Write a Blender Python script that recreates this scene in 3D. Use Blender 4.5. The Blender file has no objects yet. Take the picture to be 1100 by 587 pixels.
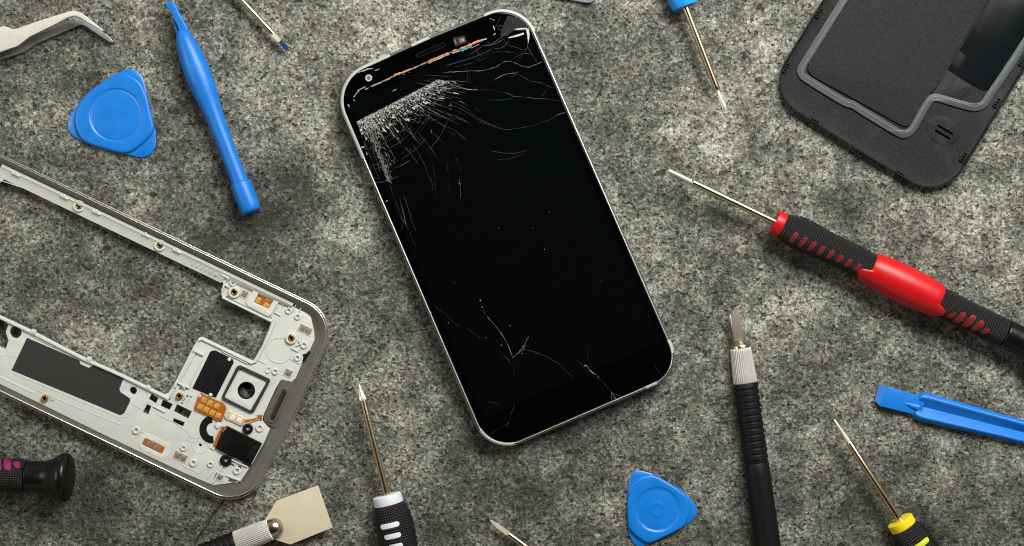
import bpy, bmesh, math, random
from mathutils import Vector
from bisect import bisect_left
random.seed(7)
PI = math.pi
H = 0.6                      # camera height above the stone (m)
PPM = 3000.0                 # photograph pixels per metre at table level
CX, CY = 550.0, 293.5
scene = bpy.context.scene
COL = scene.collection

def kf(z): return (H - z) / H
def W(x, y, z=0.0):
    k = kf(z)
    return Vector(((x - CX) / PPM * k, -(y - CY) / PPM * k, z))

# ------------------------------------------------------------------ materials
class NT:
    def __init__(s, name):
        s.m = bpy.data.materials.new(name); s.m.use_nodes = True
        s.t = s.m.node_tree; s.b = s.t.nodes['Principled BSDF']; s.o = s.t.nodes['Material Output']
    def n(s, typ, **kw):
        nd = s.t.nodes.new(typ)
        for k, v in kw.items(): setattr(nd, k, v)
        return nd
    def l(s, a, b): s.t.links.new(a, b)
    def math(s, op, a, b=None, c=None, clamp=False):
        nd = s.n('ShaderNodeMath', operation=op); nd.use_clamp = clamp
        for i, v in enumerate((a, b, c)):
            if v is None: continue
            if hasattr(v, 'links') or hasattr(v, 'is_linked'): s.l(v, nd.inputs[i])
            else: nd.inputs[i].default_value = v
        return nd.outputs[0]
    def noise(s, vec, scale, detail=2, rough=.5, dist=0.0):
        nd = s.n('ShaderNodeTexNoise'); nd.inputs['Scale'].default_value = scale
        nd.inputs['Detail'].default_value = detail; nd.inputs['Roughness'].default_value = rough
        nd.inputs['Distortion'].default_value = dist
        if vec is not None: s.l(vec, nd.inputs['Vector'])
        return nd.outputs['Fac']

def mat(name, col, rough=.5, metal=0.0, spec=.5, var=.12, vscale=900, bump=0.0, bscale=2500, rvar=.1,
        col2=None, wear_sparkle=None, coat=0.0, aniso=None, sss=0.0, bdist=.0001):
    """principled surface with small procedural variation of colour, gloss and relief"""
    t = NT(name); b = t.b
    b.inputs['Metallic'].default_value = metal
    b.inputs['Specular IOR Level'].default_value = spec
    b.inputs['Coat Weight'].default_value = coat
    b.inputs['Coat Roughness'].default_value = .15
    tc = t.n('ShaderNodeTexCoord').outputs['Object']
    n = t.noise(tc, vscale, 4, .65)
    mx = t.n('ShaderNodeMix', data_type='RGBA')
    lo = [c * (1 - var) for c in col]
    hi = [min(1, c * (1 + var)) for c in (col2 or col)]
    mx.inputs[6].default_value = (*lo, 1); mx.inputs[7].default_value = (*hi, 1)
    mr = t.n('ShaderNodeMapRange'); mr.inputs[1].default_value = .3; mr.inputs[2].default_value = .7
    t.l(n, mr.inputs[0]); t.l(mr.outputs[0], mx.inputs[0])
    colo = mx.outputs[2]
    if wear_sparkle:
        wn = t.noise(tc, wear_sparkle[1], 7, .75); wm = t.n('ShaderNodeMapRange', interpolation_type='SMOOTHSTEP')
        wm.inputs[1].default_value = wear_sparkle[2]; wm.inputs[2].default_value = wear_sparkle[3]; t.l(wn, wm.inputs[0])
        wx = t.n('ShaderNodeMix', data_type='RGBA'); wx.inputs[7].default_value = (*wear_sparkle[0], 1)
        t.l(wm.outputs[0], wx.inputs[0]); t.l(colo, wx.inputs[6]); colo = wx.outputs[2]
    t.l(colo, b.inputs['Base Color'])
    n2 = t.noise(tc, vscale * .37, 5, .6)
    r = t.math('MULTIPLY_ADD', n2, rvar * 2, rough - rvar, clamp=True)
    t.l(r, b.inputs['Roughness'])
    if bump:
        nb = t.noise(tc, bscale, 3, .6)
        bp = t.n('ShaderNodeBump'); bp.inputs['Strength'].default_value = bump
        bp.inputs['Distance'].default_value = bdist
        t.l(nb, bp.inputs['Height']); t.l(bp.outputs[0], b.inputs['Normal'])
    return t.m

def grip_mat(name, col, nu, nv, strength=.9, rough=.5, height=.00025):
    """rubber with a woven pattern of small raised squares, laid out on the handle's own UV"""
    t = NT(name); b = t.b
    b.inputs['Base Color'].default_value = (*col, 1)
    b.inputs['Roughness'].default_value = rough
    b.inputs['Specular IOR Level'].default_value = .25
    uv = t.n('ShaderNodeUVMap').outputs['UV']
    sx = t.n('ShaderNodeSeparateXYZ'); t.l(uv, sx.inputs[0])
    a = t.math('SINE', t.math('MULTIPLY', sx.outputs[0], 2 * PI * nu))
    c = t.math('SINE', t.math('MULTIPLY', sx.outputs[1], 2 * PI * nv))
    h = t.math('MULTIPLY', t.math('MULTIPLY_ADD', a, .5, .5), t.math('MULTIPLY_ADD', c, .5, .5))
    h = t.math('POWER', h, .6)
    bp = t.n('ShaderNodeBump'); bp.inputs['Strength'].default_value = strength
    bp.inputs['Distance'].default_value = height
    t.l(h, bp.inputs['Height']); t.l(bp.outputs[0], b.inputs['Normal'])
    return t.m

# ---- the stone table top
def stone_material():
    t = NT('stone'); b = t.b
    tc = t.n('ShaderNodeTexCoord').outputs['Object']
    sc = t.n('ShaderNodeVectorMath', operation='SCALE'); sc.inputs['Scale'].default_value = PPM
    t.l(tc, sc.inputs[0]); V = sc.outputs[0]
    # a small warp so that no noise layer looks like plain noise
    wn = t.n('ShaderNodeTexNoise'); wn.inputs['Scale'].default_value = 1 / 26; wn.inputs['Detail'].default_value = 3
    t.l(V, wn.inputs['Vector'])
    ws = t.n('ShaderNodeVectorMath', operation='MULTIPLY_ADD')
    ws.inputs[1].default_value = (9, 9, 0); t.l(wn.outputs['Color'], ws.inputs[0]); t.l(V, ws.inputs[2])
    VW = ws.outputs[0]
    L = t.noise(V, 1 / 95, 6, .6)
    M = t.noise(VW, 1 / 24, 5, .62)
    F = t.noise(V, 1 / 5.0, 3, .72)
    G0 = t.noise(V, 1 / 1.9, 1, .6)
    vo = t.n('ShaderNodeTexVoronoi'); vo.inputs['Scale'].default_value = 1 / 2.6; t.l(V, vo.inputs['Vector'])
    vx = t.n('ShaderNodeSeparateXYZ'); t.l(vo.outputs['Color'], vx.inputs[0])
    G = t.math('ADD', t.math('MULTIPLY', G0, .6), t.math('MULTIPLY', vx.outputs[0], .4))
    def stretched(angle, sx_, sy_, det=3, seed=0.):
        mp = t.n('ShaderNodeMapping'); mp.inputs['Rotation'].default_value = (0, 0, angle)
        mp.inputs['Scale'].default_value = (sx_, sy_, 1); mp.inputs['Location'].default_value = (seed, seed * .7, 0)
        t.l(VW, mp.inputs['Vector'])
        return t.noise(mp.outputs[0], 1.0, det, .6)
    S1 = stretched(math.radians(28), 1 / 15, 1 / 4.2, 4, 3.)
    S2 = stretched(math.radians(-62), 1 / 9, 1 / 3.2, 3, 11.)
    def cen(x, f): return t.math('MULTIPLY', t.math('SUBTRACT', x, .5), f)
    v = t.math('ADD', cen(L, STONE['L']), cen(M, STONE['M']))
    v = t.math('ADD', v, cen(F, STONE['F'])); v = t.math('ADD', v, cen(G, STONE['G']))
    v = t.math('ADD', v, cen(S1, STONE['S1'])); v = t.math('ADD', v, cen(S2, STONE['S2']))
    # mineral patches of the slab: paler and darker areas with ragged outlines, plus the phone's painted shadow
    wp = t.n('ShaderNodeTexNoise'); wp.inputs['Scale'].default_value = 1 / 55; wp.inputs['Detail'].default_value = 5
    t.l(V, wp.inputs['Vector'])
    w2 = t.n('ShaderNodeVectorMath', operation='MULTIPLY_ADD'); w2.inputs[1].default_value = (90, 90, 0)
    t.l(wp.outputs['Color'], w2.inputs[0]); t.l(V, w2.inputs[2]); VB = w2.outputs[0]
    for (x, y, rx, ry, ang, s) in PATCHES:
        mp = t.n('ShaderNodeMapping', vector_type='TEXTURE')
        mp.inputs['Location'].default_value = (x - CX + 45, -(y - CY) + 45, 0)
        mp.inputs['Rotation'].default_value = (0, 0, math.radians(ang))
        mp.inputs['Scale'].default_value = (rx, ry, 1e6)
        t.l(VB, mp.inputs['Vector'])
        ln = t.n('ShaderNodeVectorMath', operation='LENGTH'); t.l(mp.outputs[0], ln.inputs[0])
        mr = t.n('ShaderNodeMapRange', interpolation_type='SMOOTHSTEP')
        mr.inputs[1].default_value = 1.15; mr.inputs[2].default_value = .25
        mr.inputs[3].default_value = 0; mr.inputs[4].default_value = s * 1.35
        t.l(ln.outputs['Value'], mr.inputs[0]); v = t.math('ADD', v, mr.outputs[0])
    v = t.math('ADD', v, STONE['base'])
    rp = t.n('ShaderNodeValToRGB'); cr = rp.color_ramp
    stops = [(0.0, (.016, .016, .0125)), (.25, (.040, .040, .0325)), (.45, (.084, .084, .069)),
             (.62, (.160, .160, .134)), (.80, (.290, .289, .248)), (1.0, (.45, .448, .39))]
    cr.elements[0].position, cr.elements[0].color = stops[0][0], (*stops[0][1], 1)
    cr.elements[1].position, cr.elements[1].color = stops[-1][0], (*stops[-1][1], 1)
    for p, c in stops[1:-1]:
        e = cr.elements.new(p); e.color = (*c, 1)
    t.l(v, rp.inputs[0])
    # pits, their inner shade painted as dark colour, and small dark inclusions
    P1 = stretched(math.radians(-35), 1 / 9, 1 / 7, 1, 31.)
    P2 = stretched(math.radians(55), 1 / 5, 1 / 3.8, 1, 47.)
    def th(x, a, bb):
        mr = t.n('ShaderNodeMapRange', interpolation_type='SMOOTHSTEP'); mr.inputs[1].default_value = a
        mr.inputs[2].default_value = bb; t.l(x, mr.inputs[0]); return mr.outputs[0]
    pit = t.math('MAXIMUM', th(P1, .655, .70), t.math('MULTIPLY', th(P2, .635, .69), .85))
    vm = t.n('ShaderNodeMapping'); vm.inputs['Rotation'].default_value = (0, 0, .6); vm.inputs['Scale'].default_value = (1 / 14, 1 / 11, 1)
    t.l(VW, vm.inputs['Vector'])
    vp = t.n('ShaderNodeTexVoronoi'); vp.inputs['Scale'].default_value = 1.0; t.l(vm.outputs[0], vp.inputs['Vector'])
    vc = t.n('ShaderNodeSeparateXYZ'); t.l(vp.outputs['Color'], vc.inputs[0])
    rad = t.math('MULTIPLY', t.math('POWER', vc.outputs[0], 4.0), .36)
    pn = t.math('MULTIPLY', t.math('SUBTRACT', F, .5), .55)
    hole = th(t.math('SUBTRACT', t.math('ADD', rad, pn), vp.outputs['Distance']), -.01, .07)
    pit = t.math('MAXIMUM', pit, t.math('MULTIPLY', hole, t.math('MULTIPLY_ADD', vc.outputs[1], .5, .5)))
    # hairline crack of the slab in the lower left
    ck = t.n('ShaderNodeMapping', vector_type='TEXTURE')
    ck.inputs['Location'].default_value = (221 - CX + 13, -(562 - CY) + 13, 0)
    ck.inputs['Rotation'].default_value = (0, 0, math.atan2(55, 37))
    t.l(VW, ck.inputs['Vector'])
    sp = t.n('ShaderNodeSeparateXYZ'); t.l(ck.outputs[0], sp.inputs[0])
    d = t.math('ABSOLUTE', sp.outputs[1]); along = t.math('ABSOLUTE', sp.outputs[0])
    ckm = t.math('MULTIPLY', th(t.math('MULTIPLY', d, -1), -1.3, -.5), th(t.math('MULTIPLY', along, -1), -46, -34))
    pit = t.math('MAXIMUM', pit, ckm)
    mx = t.n('ShaderNodeMix', data_type='RGBA'); mx.blend_type = 'MULTIPLY'
    mx.inputs[7].default_value = (.16, .16, .15, 1)
    t.l(t.math('MULTIPLY', pit, .9), mx.inputs[0]); t.l(rp.outputs[0], mx.inputs[6])
    # faint warm / cool drift of the minerals
    hn = t.noise(VW, 1 / 17, 3, .6)
    hm = t.n('ShaderNodeMix', data_type='RGBA'); hm.blend_type = 'MULTIPLY'; hm.inputs[0].default_value = 1
    hr = t.n('ShaderNodeValToRGB'); hr.color_ramp.elements[0].position = .36; hr.color_ramp.elements[1].position = .66
    hr.color_ramp.elements[0].color = (.95, 1.0, 1.0, 1); hr.color_ramp.elements[1].color = (1.02, 1.0, .93, 1)
    t.l(hn, hr.inputs[0]); t.l(mx.outputs[2], hm.inputs[6]); t.l(hr.outputs[0], hm.inputs[7])
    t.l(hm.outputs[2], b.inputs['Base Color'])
    b.inputs['Roughness'].default_value = .78; b.inputs['Specular IOR Level'].default_value = .35
    h = t.math('ADD', t.math('MULTIPLY', M, 1.6), t.math('MULTIPLY', F, .55))
    h = t.math('ADD', h, t.math('MULTIPLY', G, .16)); h = t.math('ADD', h, t.math('MULTIPLY', S1, .1))
    h = t.math('SUBTRACT', h, t.math('MULTIPLY', pit, .8))
    bp = t.n('ShaderNodeBump'); bp.inputs['Strength'].default_value = 1.0
    bp.inputs['Distance'].default_value = STONE['bump']
    t.l(h, bp.inputs['Height']); t.l(bp.outputs[0], b.inputs['Normal'])
    return t.m

STONE = dict(L=1.0, M=.62, F=.82, G=.86, S1=.10, S2=.14, base=.474, bump=.0008)
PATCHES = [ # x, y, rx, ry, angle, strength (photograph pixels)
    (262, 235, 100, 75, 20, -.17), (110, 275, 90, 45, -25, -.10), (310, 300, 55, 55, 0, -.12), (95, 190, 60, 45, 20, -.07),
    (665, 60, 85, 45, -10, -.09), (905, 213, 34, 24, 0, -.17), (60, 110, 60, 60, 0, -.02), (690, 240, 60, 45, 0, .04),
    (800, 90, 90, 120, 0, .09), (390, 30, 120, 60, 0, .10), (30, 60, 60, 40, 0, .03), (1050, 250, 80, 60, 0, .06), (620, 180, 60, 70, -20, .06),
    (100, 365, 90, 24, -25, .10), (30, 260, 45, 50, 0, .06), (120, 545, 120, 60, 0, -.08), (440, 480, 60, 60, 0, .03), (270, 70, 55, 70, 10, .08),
    (385, 210, 30, 80, -20, .10), (1060, 560, 110, 70, 0, -.08), (600, 510, 130, 40, 15, -.10), (410, 400, 40, 50, 0, .08), (470, 560, 80, 40, 0, -.03),  # the patch below the phone paints its shadow into the stone
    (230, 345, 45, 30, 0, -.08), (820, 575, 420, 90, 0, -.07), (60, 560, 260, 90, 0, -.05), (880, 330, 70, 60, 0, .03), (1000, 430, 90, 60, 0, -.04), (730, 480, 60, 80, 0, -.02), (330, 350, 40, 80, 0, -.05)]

# ------------------------------------------------------------------ 2-D helpers (photograph pixels)
def fillet(pts, r, n=9):
    out = []; N = len(pts)
    for i in range(N):
        p0, p1, p2 = Vector(pts[i - 1]).to_2d(), Vector(pts[i]).to_2d(), Vector(pts[(i + 1) % N]).to_2d()
        ri = r[i] if isinstance(r, (list, tuple)) else r
        a, b_ = (p0 - p1), (p2 - p1); la, lb = a.length, b_.length
        if ri <= 0 or la < 1e-6 or lb < 1e-6: out.append(tuple(p1)); continue
        a /= la; b_ /= lb
        ang = math.acos(max(-1, min(1, a.dot(b_))))
        if ang > PI - .02: out.append(tuple(p1)); continue
        d = min(ri / math.tan(ang / 2), la * .49, lb * .49); rr = d * math.tan(ang / 2)
        c = p1 + (a + b_).normalized() * (rr / math.sin(ang / 2))
        s, e = p1 + a * d - c, p1 + b_ * d - c
        sweep = math.atan2(s.x * e.y - s.y * e.x, s.dot(e))
        for j in range(n + 1):
            th = sweep * j / n; co, si = math.cos(th), math.sin(th)
            out.append((c.x + s.x * co - s.y * si, c.y + s.x * si + s.y * co))
    return out

def smooth(pts, n=6, closed=True):
    out = []; N = len(pts)
    for i in range(N if closed else N - 1):
        g = lambda j: Vector(pts[j % N] if closed else pts[max(0, min(N - 1, j))]).to_2d()
        p0, p1, p2, p3 = g(i - 1), g(i), g(i + 1), g(i + 2)
        for j in range(n):
            t = j / n
            q = .5 * ((2 * p1) + (p2 - p0) * t + (2 * p0 - 5 * p1 + 4 * p2 - p3) * t * t + (3 * p1 - p0 - 3 * p2 + p3) * t ** 3)
            out.append((q.x, q.y))
    if not closed: out.append(tuple(pts[-1]))
    return out

def circle(x, y, r, n=32): return [(x + r * math.cos(2 * PI * i / n), y + r * math.sin(2 * PI * i / n)) for i in range(n)]
def stroke(pts, w):
    """outline of a band of width w along a polyline"""
    L, R = [], []
    for i, p in enumerate(pts):
        p = Vector(p).to_2d(); a = Vector(pts[max(0, i - 1)]).to_2d(); b = Vector(pts[min(len(pts) - 1, i + 1)]).to_2d()
        d = (b - a).normalized(); nn = Vector((-d.y, d.x)) * w / 2
        L.append(tuple(p + nn)); R.append(tuple(p - nn))
    return L + R[::-1]
def quad(x, y, w, h, ang=25.3):
    c, s = math.cos(math.radians(ang)), math.sin(math.radians(ang))
    return [(x + c * a * w / 2 - s * b * h / 2, y + s * a * w / 2 + c * b * h / 2) for a, b in ((-1, -1), (1, -1), (1, 1), (-1, 1))]

# ------------------------------------------------------------------ mesh accumulator
ORG = {}
class Acc:
    def __init__(s): s.bm = bmesh.new(); s.uv = s.bm.loops.layers.uv.new('UVMap')
    # flat piece with optional holes and a rounded edge; z and bev in mm
    def slab(s, loops, z0, z1, bev=0.0, res=2):
        if loops and not isinstance(loops[0][0], (list, tuple)): loops = [loops]
        cu = bpy.data.curves.new('tmp', 'CURVE'); cu.dimensions = '2D'; cu.fill_mode = 'BOTH'
        for lp in loops:
            sp = cu.splines.new('POLY'); sp.points.add(len(lp) - 1)
            for p, q in zip(sp.points, lp): p.co = (q[0] - CX, CY - q[1], 0, 1)
            sp.use_cyclic_u = True
        bz = min(bev, (z1 - z0) * .45)
        cu.bevel_depth = bz * 3; cu.bevel_resolution = res; cu.offset = -bz * 3
        cu.extrude = max(1e-4, ((z1 - z0) / 2 - bz)) * 3
        ob = bpy.data.objects.new('tmp', cu); COL.objects.link(ob)
        dg = bpy.context.evaluated_depsgraph_get(); dg.update()
        me = bpy.data.meshes.new_from_object(ob.evaluated_get(dg))
        k = kf(z1 / 1000) / PPM; zc = (z0 + z1) / 2000
        tb = bmesh.new(); tb.from_mesh(me)
        bmesh.ops.remove_doubles(tb, verts=tb.verts, dist=2e-3)
        for v in tb.verts: v.co = (v.co.x * k, v.co.y * k, zc + v.co.z / PPM)
        tb.to_mesh(me); tb.free(); s.bm.from_mesh(me)
        bpy.data.objects.remove(ob); bpy.data.curves.remove(cu); bpy.data.meshes.remove(me)
        return s
    # stack of inset copies of one outline: prof = [(inset mm, z mm), ...]
    def loft(s, outline, prof, top=True, bottom=True, prof2=None, toward=None):
        N = len(outline); nr = []
        area = sum(outline[i - 1][0] * outline[i][1] - outline[i][0] * outline[i - 1][1] for i in range(N))
        sg = 1 if area > 0 else -1
        for i in range(N):
            a, b = Vector(outline[i - 1]).to_2d(), Vector(outline[(i + 1) % N]).to_2d(); d = (b - a).normalized()
            nr.append(Vector((-d.y, d.x)) * sg)
        rings = []
        zr = max(z for _, z in prof) / 1000; k = kf(zr) / PPM
        for q1, q2 in zip(prof, prof2 or prof):
            ring = []
            for p, n in zip(outline, nr):
                m_ = max(0, -n.dot(toward)) if toward else 0; m_ = m_ * m_ * (3 - 2 * m_)
                ins, z = q1[0] + (q2[0] - q1[0]) * m_, q1[1] + (q2[1] - q1[1]) * m_
                q = Vector(p).to_2d() + n * ins * 3
                ring.append(s.bm.verts.new(((q.x - CX) * k, (CY - q.y) * k, z / 1000)))
            rings.append(ring)
        s._skin(rings)
        if bottom: s.bm.faces.new(rings[0])
        if top: s.bm.faces.new(rings[-1])
        return s
    def _skin(s, rings, closed=True, flip=False):
        for a, b in zip(rings, rings[1:]):
            n = len(a)
            for i in range(n if closed else n - 1):
                j = (i + 1) % n
                s.bm.faces.new((a[i], a[j], b[j], b[i]))
    # star-shaped relief: rings = [(radius function, z mm)] from the outside in
    def polar(s, cx, cy, rings, n=120, zref=2.0, dome=None):
        k = kf(zref / 1000) / PPM; R = []
        for f, z in rings:
            R.append([s.bm.verts.new(((cx + f(2 * PI * i / n) * math.cos(2 * PI * i / n) - CX) * k,
                                      (CY - cy - f(2 * PI * i / n) * math.sin(2 * PI * i / n)) * k, z / 1000)) for i in range(n)])
        s._skin(R); s.bm.faces.new(R[0])
        c = s.bm.verts.new(((cx - CX) * k, (CY - cy) * k, (rings[-1][1] + (dome or 0)) / 1000))
        for i in range(n): s.bm.faces.new((R[-1][i], R[-1][(i + 1) % n], c))
        return s
    # body of revolution along A -> B; profile in px along / px radius
    def turn(s, ax, prof, n=48, wob=None, caps=True, squash=1.0):
        rings = []; vv = []
        for (t, r) in prof:
            ring = []
            for i in range(n):
                ph = 2 * PI * i / n
                rr = r * (wob(t, ph) if wob else 1)
                ring.append(s.bm.verts.new(ax.pt(t, ph, rr, squash)))
            rings.append(ring); vv.append(t)
        L0 = prof[0][0]
        for a, (ra, rb) in enumerate(zip(rings, rings[1:])):
            for i in range(n):
                j = (i + 1) % n
                f = s.bm.faces.new((ra[i], ra[j], rb[j], rb[i]))
                us = (i / n, (i + 1) / n, (i + 1) / n, i / n); vs = (vv[a], vv[a], vv[a + 1], vv[a + 1])
                for lp, u, v in zip(f.loops, us, vs): lp[s.uv].uv = (u, (v - L0) / 100)
        if caps: s.bm.faces.new(rings[0]); s.bm.faces.new(rings[-1])
        return s
    # pill-shaped inlay lying on a turned surface
    def pill(s, ax, rf, t0, phi, half, w, lift=.5, slant=0.0, n=22):
        cols = []
        for i in range(n + 1):
            x = -math.cos(PI * i / n)
            r0 = rf(t0); arc = half * r0; e = w / 2
            d = abs(x) * arc; wv = e if d < arc - e else math.sqrt(max(0, e * e - (d - arc + e) ** 2))
            wv = max(wv, .02)
            ph = phi + x * half; tt = t0 + slant * x
            row = []
            for q, hh in ((-1, -1.2), (-1, lift * .6), (-.7, lift), (0, lift * 1.05), (.7, lift), (1, lift * .6), (1, -1.2)):
                t_ = tt + q * wv
                edge = 0 if 0 < i < n else -.4
                row.append(s.bm.verts.new(ax.pt(t_, ph, rf(t_) + hh + edge)))
            cols.append(row)
        s._skin(cols, closed=False)
        return s
    def tube(s, pts, r, n=10):
        """round wire through 3-D points (m)"""
        rings = []
        for i, p in enumerate(pts):
            d = (pts[min(len(pts) - 1, i + 1)] - pts[max(0, i - 1)]).normalized()
            e1 = d.cross(Vector((0, 0, 1)));  e1 = e1.normalized() if e1.length > 1e-6 else Vector((1, 0, 0))
            e2 = d.cross(e1)
            rr = r[i] if isinstance(r, (list, tuple)) else r
            rings.append([s.bm.verts.new(p + (e1 * math.cos(2 * PI * j / n) + e2 * math.sin(2 * PI * j / n)) * rr) for j in range(n)])
        s._skin(rings); s.bm.faces.new(rings[0]); s.bm.faces.new(rings[-1]); return s
    def ball(s, c, rx, ry=None, rz=None, n=12):
        ry = ry or rx; rz = rz or rx; rings = []
        for a in range(1, n // 2 + 1):
            th = PI * a / (n // 2 + 1)
            rings.append([s.bm.verts.new(c + Vector((rx * math.sin(th) * math.cos(2 * PI * j / n), ry * math.sin(th) * math.sin(2 * PI * j / n), rz * math.cos(th)))) for j in range(n)])
        s._skin(rings); s.bm.faces.new(rings[0]); s.bm.faces.new(rings[-1]); return s
    def crack(s, pts, w, z):
        """low ridge along a polyline; w in px"""
        cols = []
        N = len(pts)
        for i, p in enumerate(pts):
            p = Vector(p).to_2d(); a = Vector(pts[max(0, i - 1)]).to_2d(); b = Vector(pts[min(N - 1, i + 1)]).to_2d()
            d = (b - a); d = d.normalized() if d.length > 1e-6 else Vector((1, 0)); nn = Vector((-d.y, d.x))
            ww = (w[i] if isinstance(w, (list, tuple)) else w) * (.35 if i in (0, N - 1) else 1) / 2
            l, c, r = p + nn * ww, p, p - nn * ww
            cols.append([s.bm.verts.new(W(l.x, l.y, z)), s.bm.verts.new(W(c.x, c.y, z + .00004)), s.bm.verts.new(W(r.x, r.y, z))])
        s._skin(cols, closed=False); return s
    def poly(s, pts, z):
        vs = [s.bm.verts.new(W(x, y, z)) for x, y in pts]
        t = s.bm.faces.new(vs); r = bmesh.ops.extrude_face_region(s.bm, geom=[t])
        for v in r['geom']:
            if isinstance(v, bmesh.types.BMVert): v.co.z -= .00006
        return s
    def build(s, name, m, parent, ang=38):
        bm = s.bm
        bmesh.ops.recalc_face_normals(bm, faces=bm.faces)
        lim = math.radians(ang)
        for f in bm.faces: f.smooth = True
        for e in bm.edges:
            if len(e.link_faces) == 2 and e.calc_face_angle(0) > lim: e.smooth = False
        o_ = ORG.get(parent.name, Vector()) if parent else Vector()
        for v in bm.verts: v.co -= o_
        me = bpy.data.meshes.new(name); bm.to_mesh(me); bm.free()
        me.materials.append(m)
        ob = bpy.data.objects.new(name, me); COL.objects.link(ob)
        if parent: ob.parent = parent; ORG[ob.name] = o_
        return ob

class Axis:
    """straight axis laid over the table: start pixel, direction pixel, heights in mm at start and 100 px on"""
    def __init__(s, x, y, dx, dy, z, rise=0.0):
        s.k = kf(z / 1000)
        s.A = W(x, y, z / 1000)
        s.d = Vector((dx, -dy, 0)).normalized(); s.side = Vector((s.d.y, -s.d.x, 0)); s.up = Vector((0, 0, 1)); s.rise = rise
    def pt(s, t, ph, r, squash=1.0):
        u = s.k / PPM
        return s.A + s.d * (t * u) + s.side * (r * u * math.sin(ph)) + s.up * (r * u * math.cos(ph) * squash + s.rise * t / 100 / 1000)

def resample(prof, n=5):
    pts = smooth(prof, n, closed=False); return pts
def rfun(prof):
    xs = [p[0] for p in prof]
    def f(t):
        if t <= xs[0]: return prof[0][1]
        if t >= xs[-1]: return prof[-1][1]
        i = bisect_left(xs, t); a, b = prof[i - 1], prof[i]
        return a[1] + (b[1] - a[1]) * (t - a[0]) / (b[0] - a[0] + 1e-9)
    return f

def thing(name, label, cat, px, py, group=None):
    o = bpy.data.objects.new(name, None); COL.objects.link(o)
    o.location = W(px, py); o.empty_display_size = .01
    o['label'] = label; o['category'] = cat
    if group: o['group'] = group
    ORG[o.name] = o.location.copy(); return o
def lab(o, text): o['label'] = text; return o
def dupe(o, dx, dy, z=0.0):
    """copy of a part, moved by a pixel offset"""
    c = o.copy(); COL.objects.link(c); c.parent = o.parent
    k = kf(z / 1000) / PPM
    c.location = o.location + Vector((dx * k, -dy * k, 0)); ORG[c.name] = ORG.get(o.name, Vector()); return c

# ------------------------------------------------------------------ materials used
M = {}
M['glass'] = mat('phone_glass', (.0007, .0008, .0008), .06, spec=.2, var=.1, rvar=.02)
M['display'] = mat('phone_display', (.0010, .0016, .0013), .07, spec=.2, var=.1, rvar=.02)
M['champagne'] = mat('champagne_metal', (.50, .50, .475), .34, 1.0, var=.06, rvar=.06)
M['ivory'] = mat('ivory_plastic', (.35, .352, .312), .38, var=.06)
M['dark_shell'] = mat('dark_shell', (.02, .02, .02), .4)
M['crack'] = mat('fractured_glass', (.20, .20, .18), .35, var=.25, vscale=2500)
M['crack_dim'] = mat('fine_fracture', (.085, .085, .078), .35, var=.25, vscale=2500)
M['shard'] = mat('crushed_glass', (.40, .40, .37), .3, var=.3, vscale=2500)
M['copper'] = mat('copper_strip', (.48, .19, .10), .4, .1, var=.15)
M['strip_edge'] = mat('torn_edge', (.15, .085, .055), .4, var=.6, vscale=1800)
M['cyan'] = mat('cyan_film', (.05, .23, .28), .3, var=.2)
M['blue_film'] = mat('blue_film', (.014, .026, .10), .3, var=.2)
M['pale_dull'] = mat('dull_chip', (.27, .265, .235), .4, var=.35, vscale=3000)
M['pale'] = mat('pale_foil', (.60, .58, .50), .4, var=.2)
M['lens_ring'] = mat('lens_ring', (.33, .34, .32), .4)
M['sensor'] = mat('sensor_die', (.09, .09, .085), .35, var=.3, vscale=2500)
M['lens'] = mat('lens', (.08, .11, .13), .15)
M['grey_trans'] = mat('smoky_plastic', (.012, .013, .0125), .25)
M['blue'] = mat('blue_plastic', (.0025, .138, .48), .36, var=.08, rvar=.1, vscale=300, bump=.2, bscale=1800, spec=.45)
M['blue_tool'] = mat('blue_tool_plastic', (.0025, .128, .46), .40, var=.08, rvar=.08, vscale=300, bump=.2, bscale=900, spec=.35)
M['steel'] = mat('brushed_steel', (.48, .475, .44), .5, .15, var=.1, vscale=1500)
M['dark_steel'] = mat('dark_steel', (.27, .28, .285), .34, .55, var=.25, vscale=700, bump=.15, bscale=1200)
M['rod'] = mat('nickel_rod', (.60, .49, .335), .22, 1.0, var=.05, rvar=.04, vscale=700)
M['rod_tip'] = mat('ground_steel', (.66, .61, .50), .4, .55, var=.1, rvar=.06, vscale=2500)
M['blue_tip'] = mat('dark_blue_steel', (.01, .05, .20), .3, .4)  # even dark blue tone of the flat tip
M['black_rubber'] = mat('black_rubber', (.0038, .0038, .0036), .5, spec=.18, var=.2, bump=.15, bscale=2500)
M['black_gloss'] = mat('black_plastic', (.0028, .0028, .0028), .32, spec=.25, var=.2, rvar=.06)
M['grip'] = grip_mat('woven_grip', (.006, .006, .006), 44, 36, 1.0, .45, .0003)
M['red'] = mat('red_plastic', (.40, .004, .007), .38, spec=.35, var=.06, rvar=.05)
M['dark_red'] = mat('dark_red_inlay', (.17, .006, .008), .5)
M['yellow'] = mat('yellow_plastic', (.70, .52, .012), .4, var=.05)
M['lime'] = mat('lime_inlay', (.42, .47, .02), .4)
M['white_pl'] = mat('white_plastic', (.54, .59, .61), .4, var=.04)
M['magenta'] = mat('magenta_inlay', (.17, .006, .08), .35)
M['bluecollar'] = mat('bright_blue_plastic', (.008, .23, .68), .32, var=.05)
M['ferrule'] = mat('silver_ferrule', (.50, .50, .47), .42, .5, var=.1, vscale=2500)
M['brass'] = mat('brass', (.42, .36, .27), .25, 1.0)
M['blade'] = mat('knife_blade', (.20, .165, .13), .45, .4, var=.06)
M['blade_edge'] = mat('blade_edge', (.75, .73, .68), .3, 1.0)
M['scraper'] = mat('scraper_blade', (.45, .40, .295), .55, 0.0, var=.03, rvar=.05, vscale=200, spec=.3)
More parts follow.
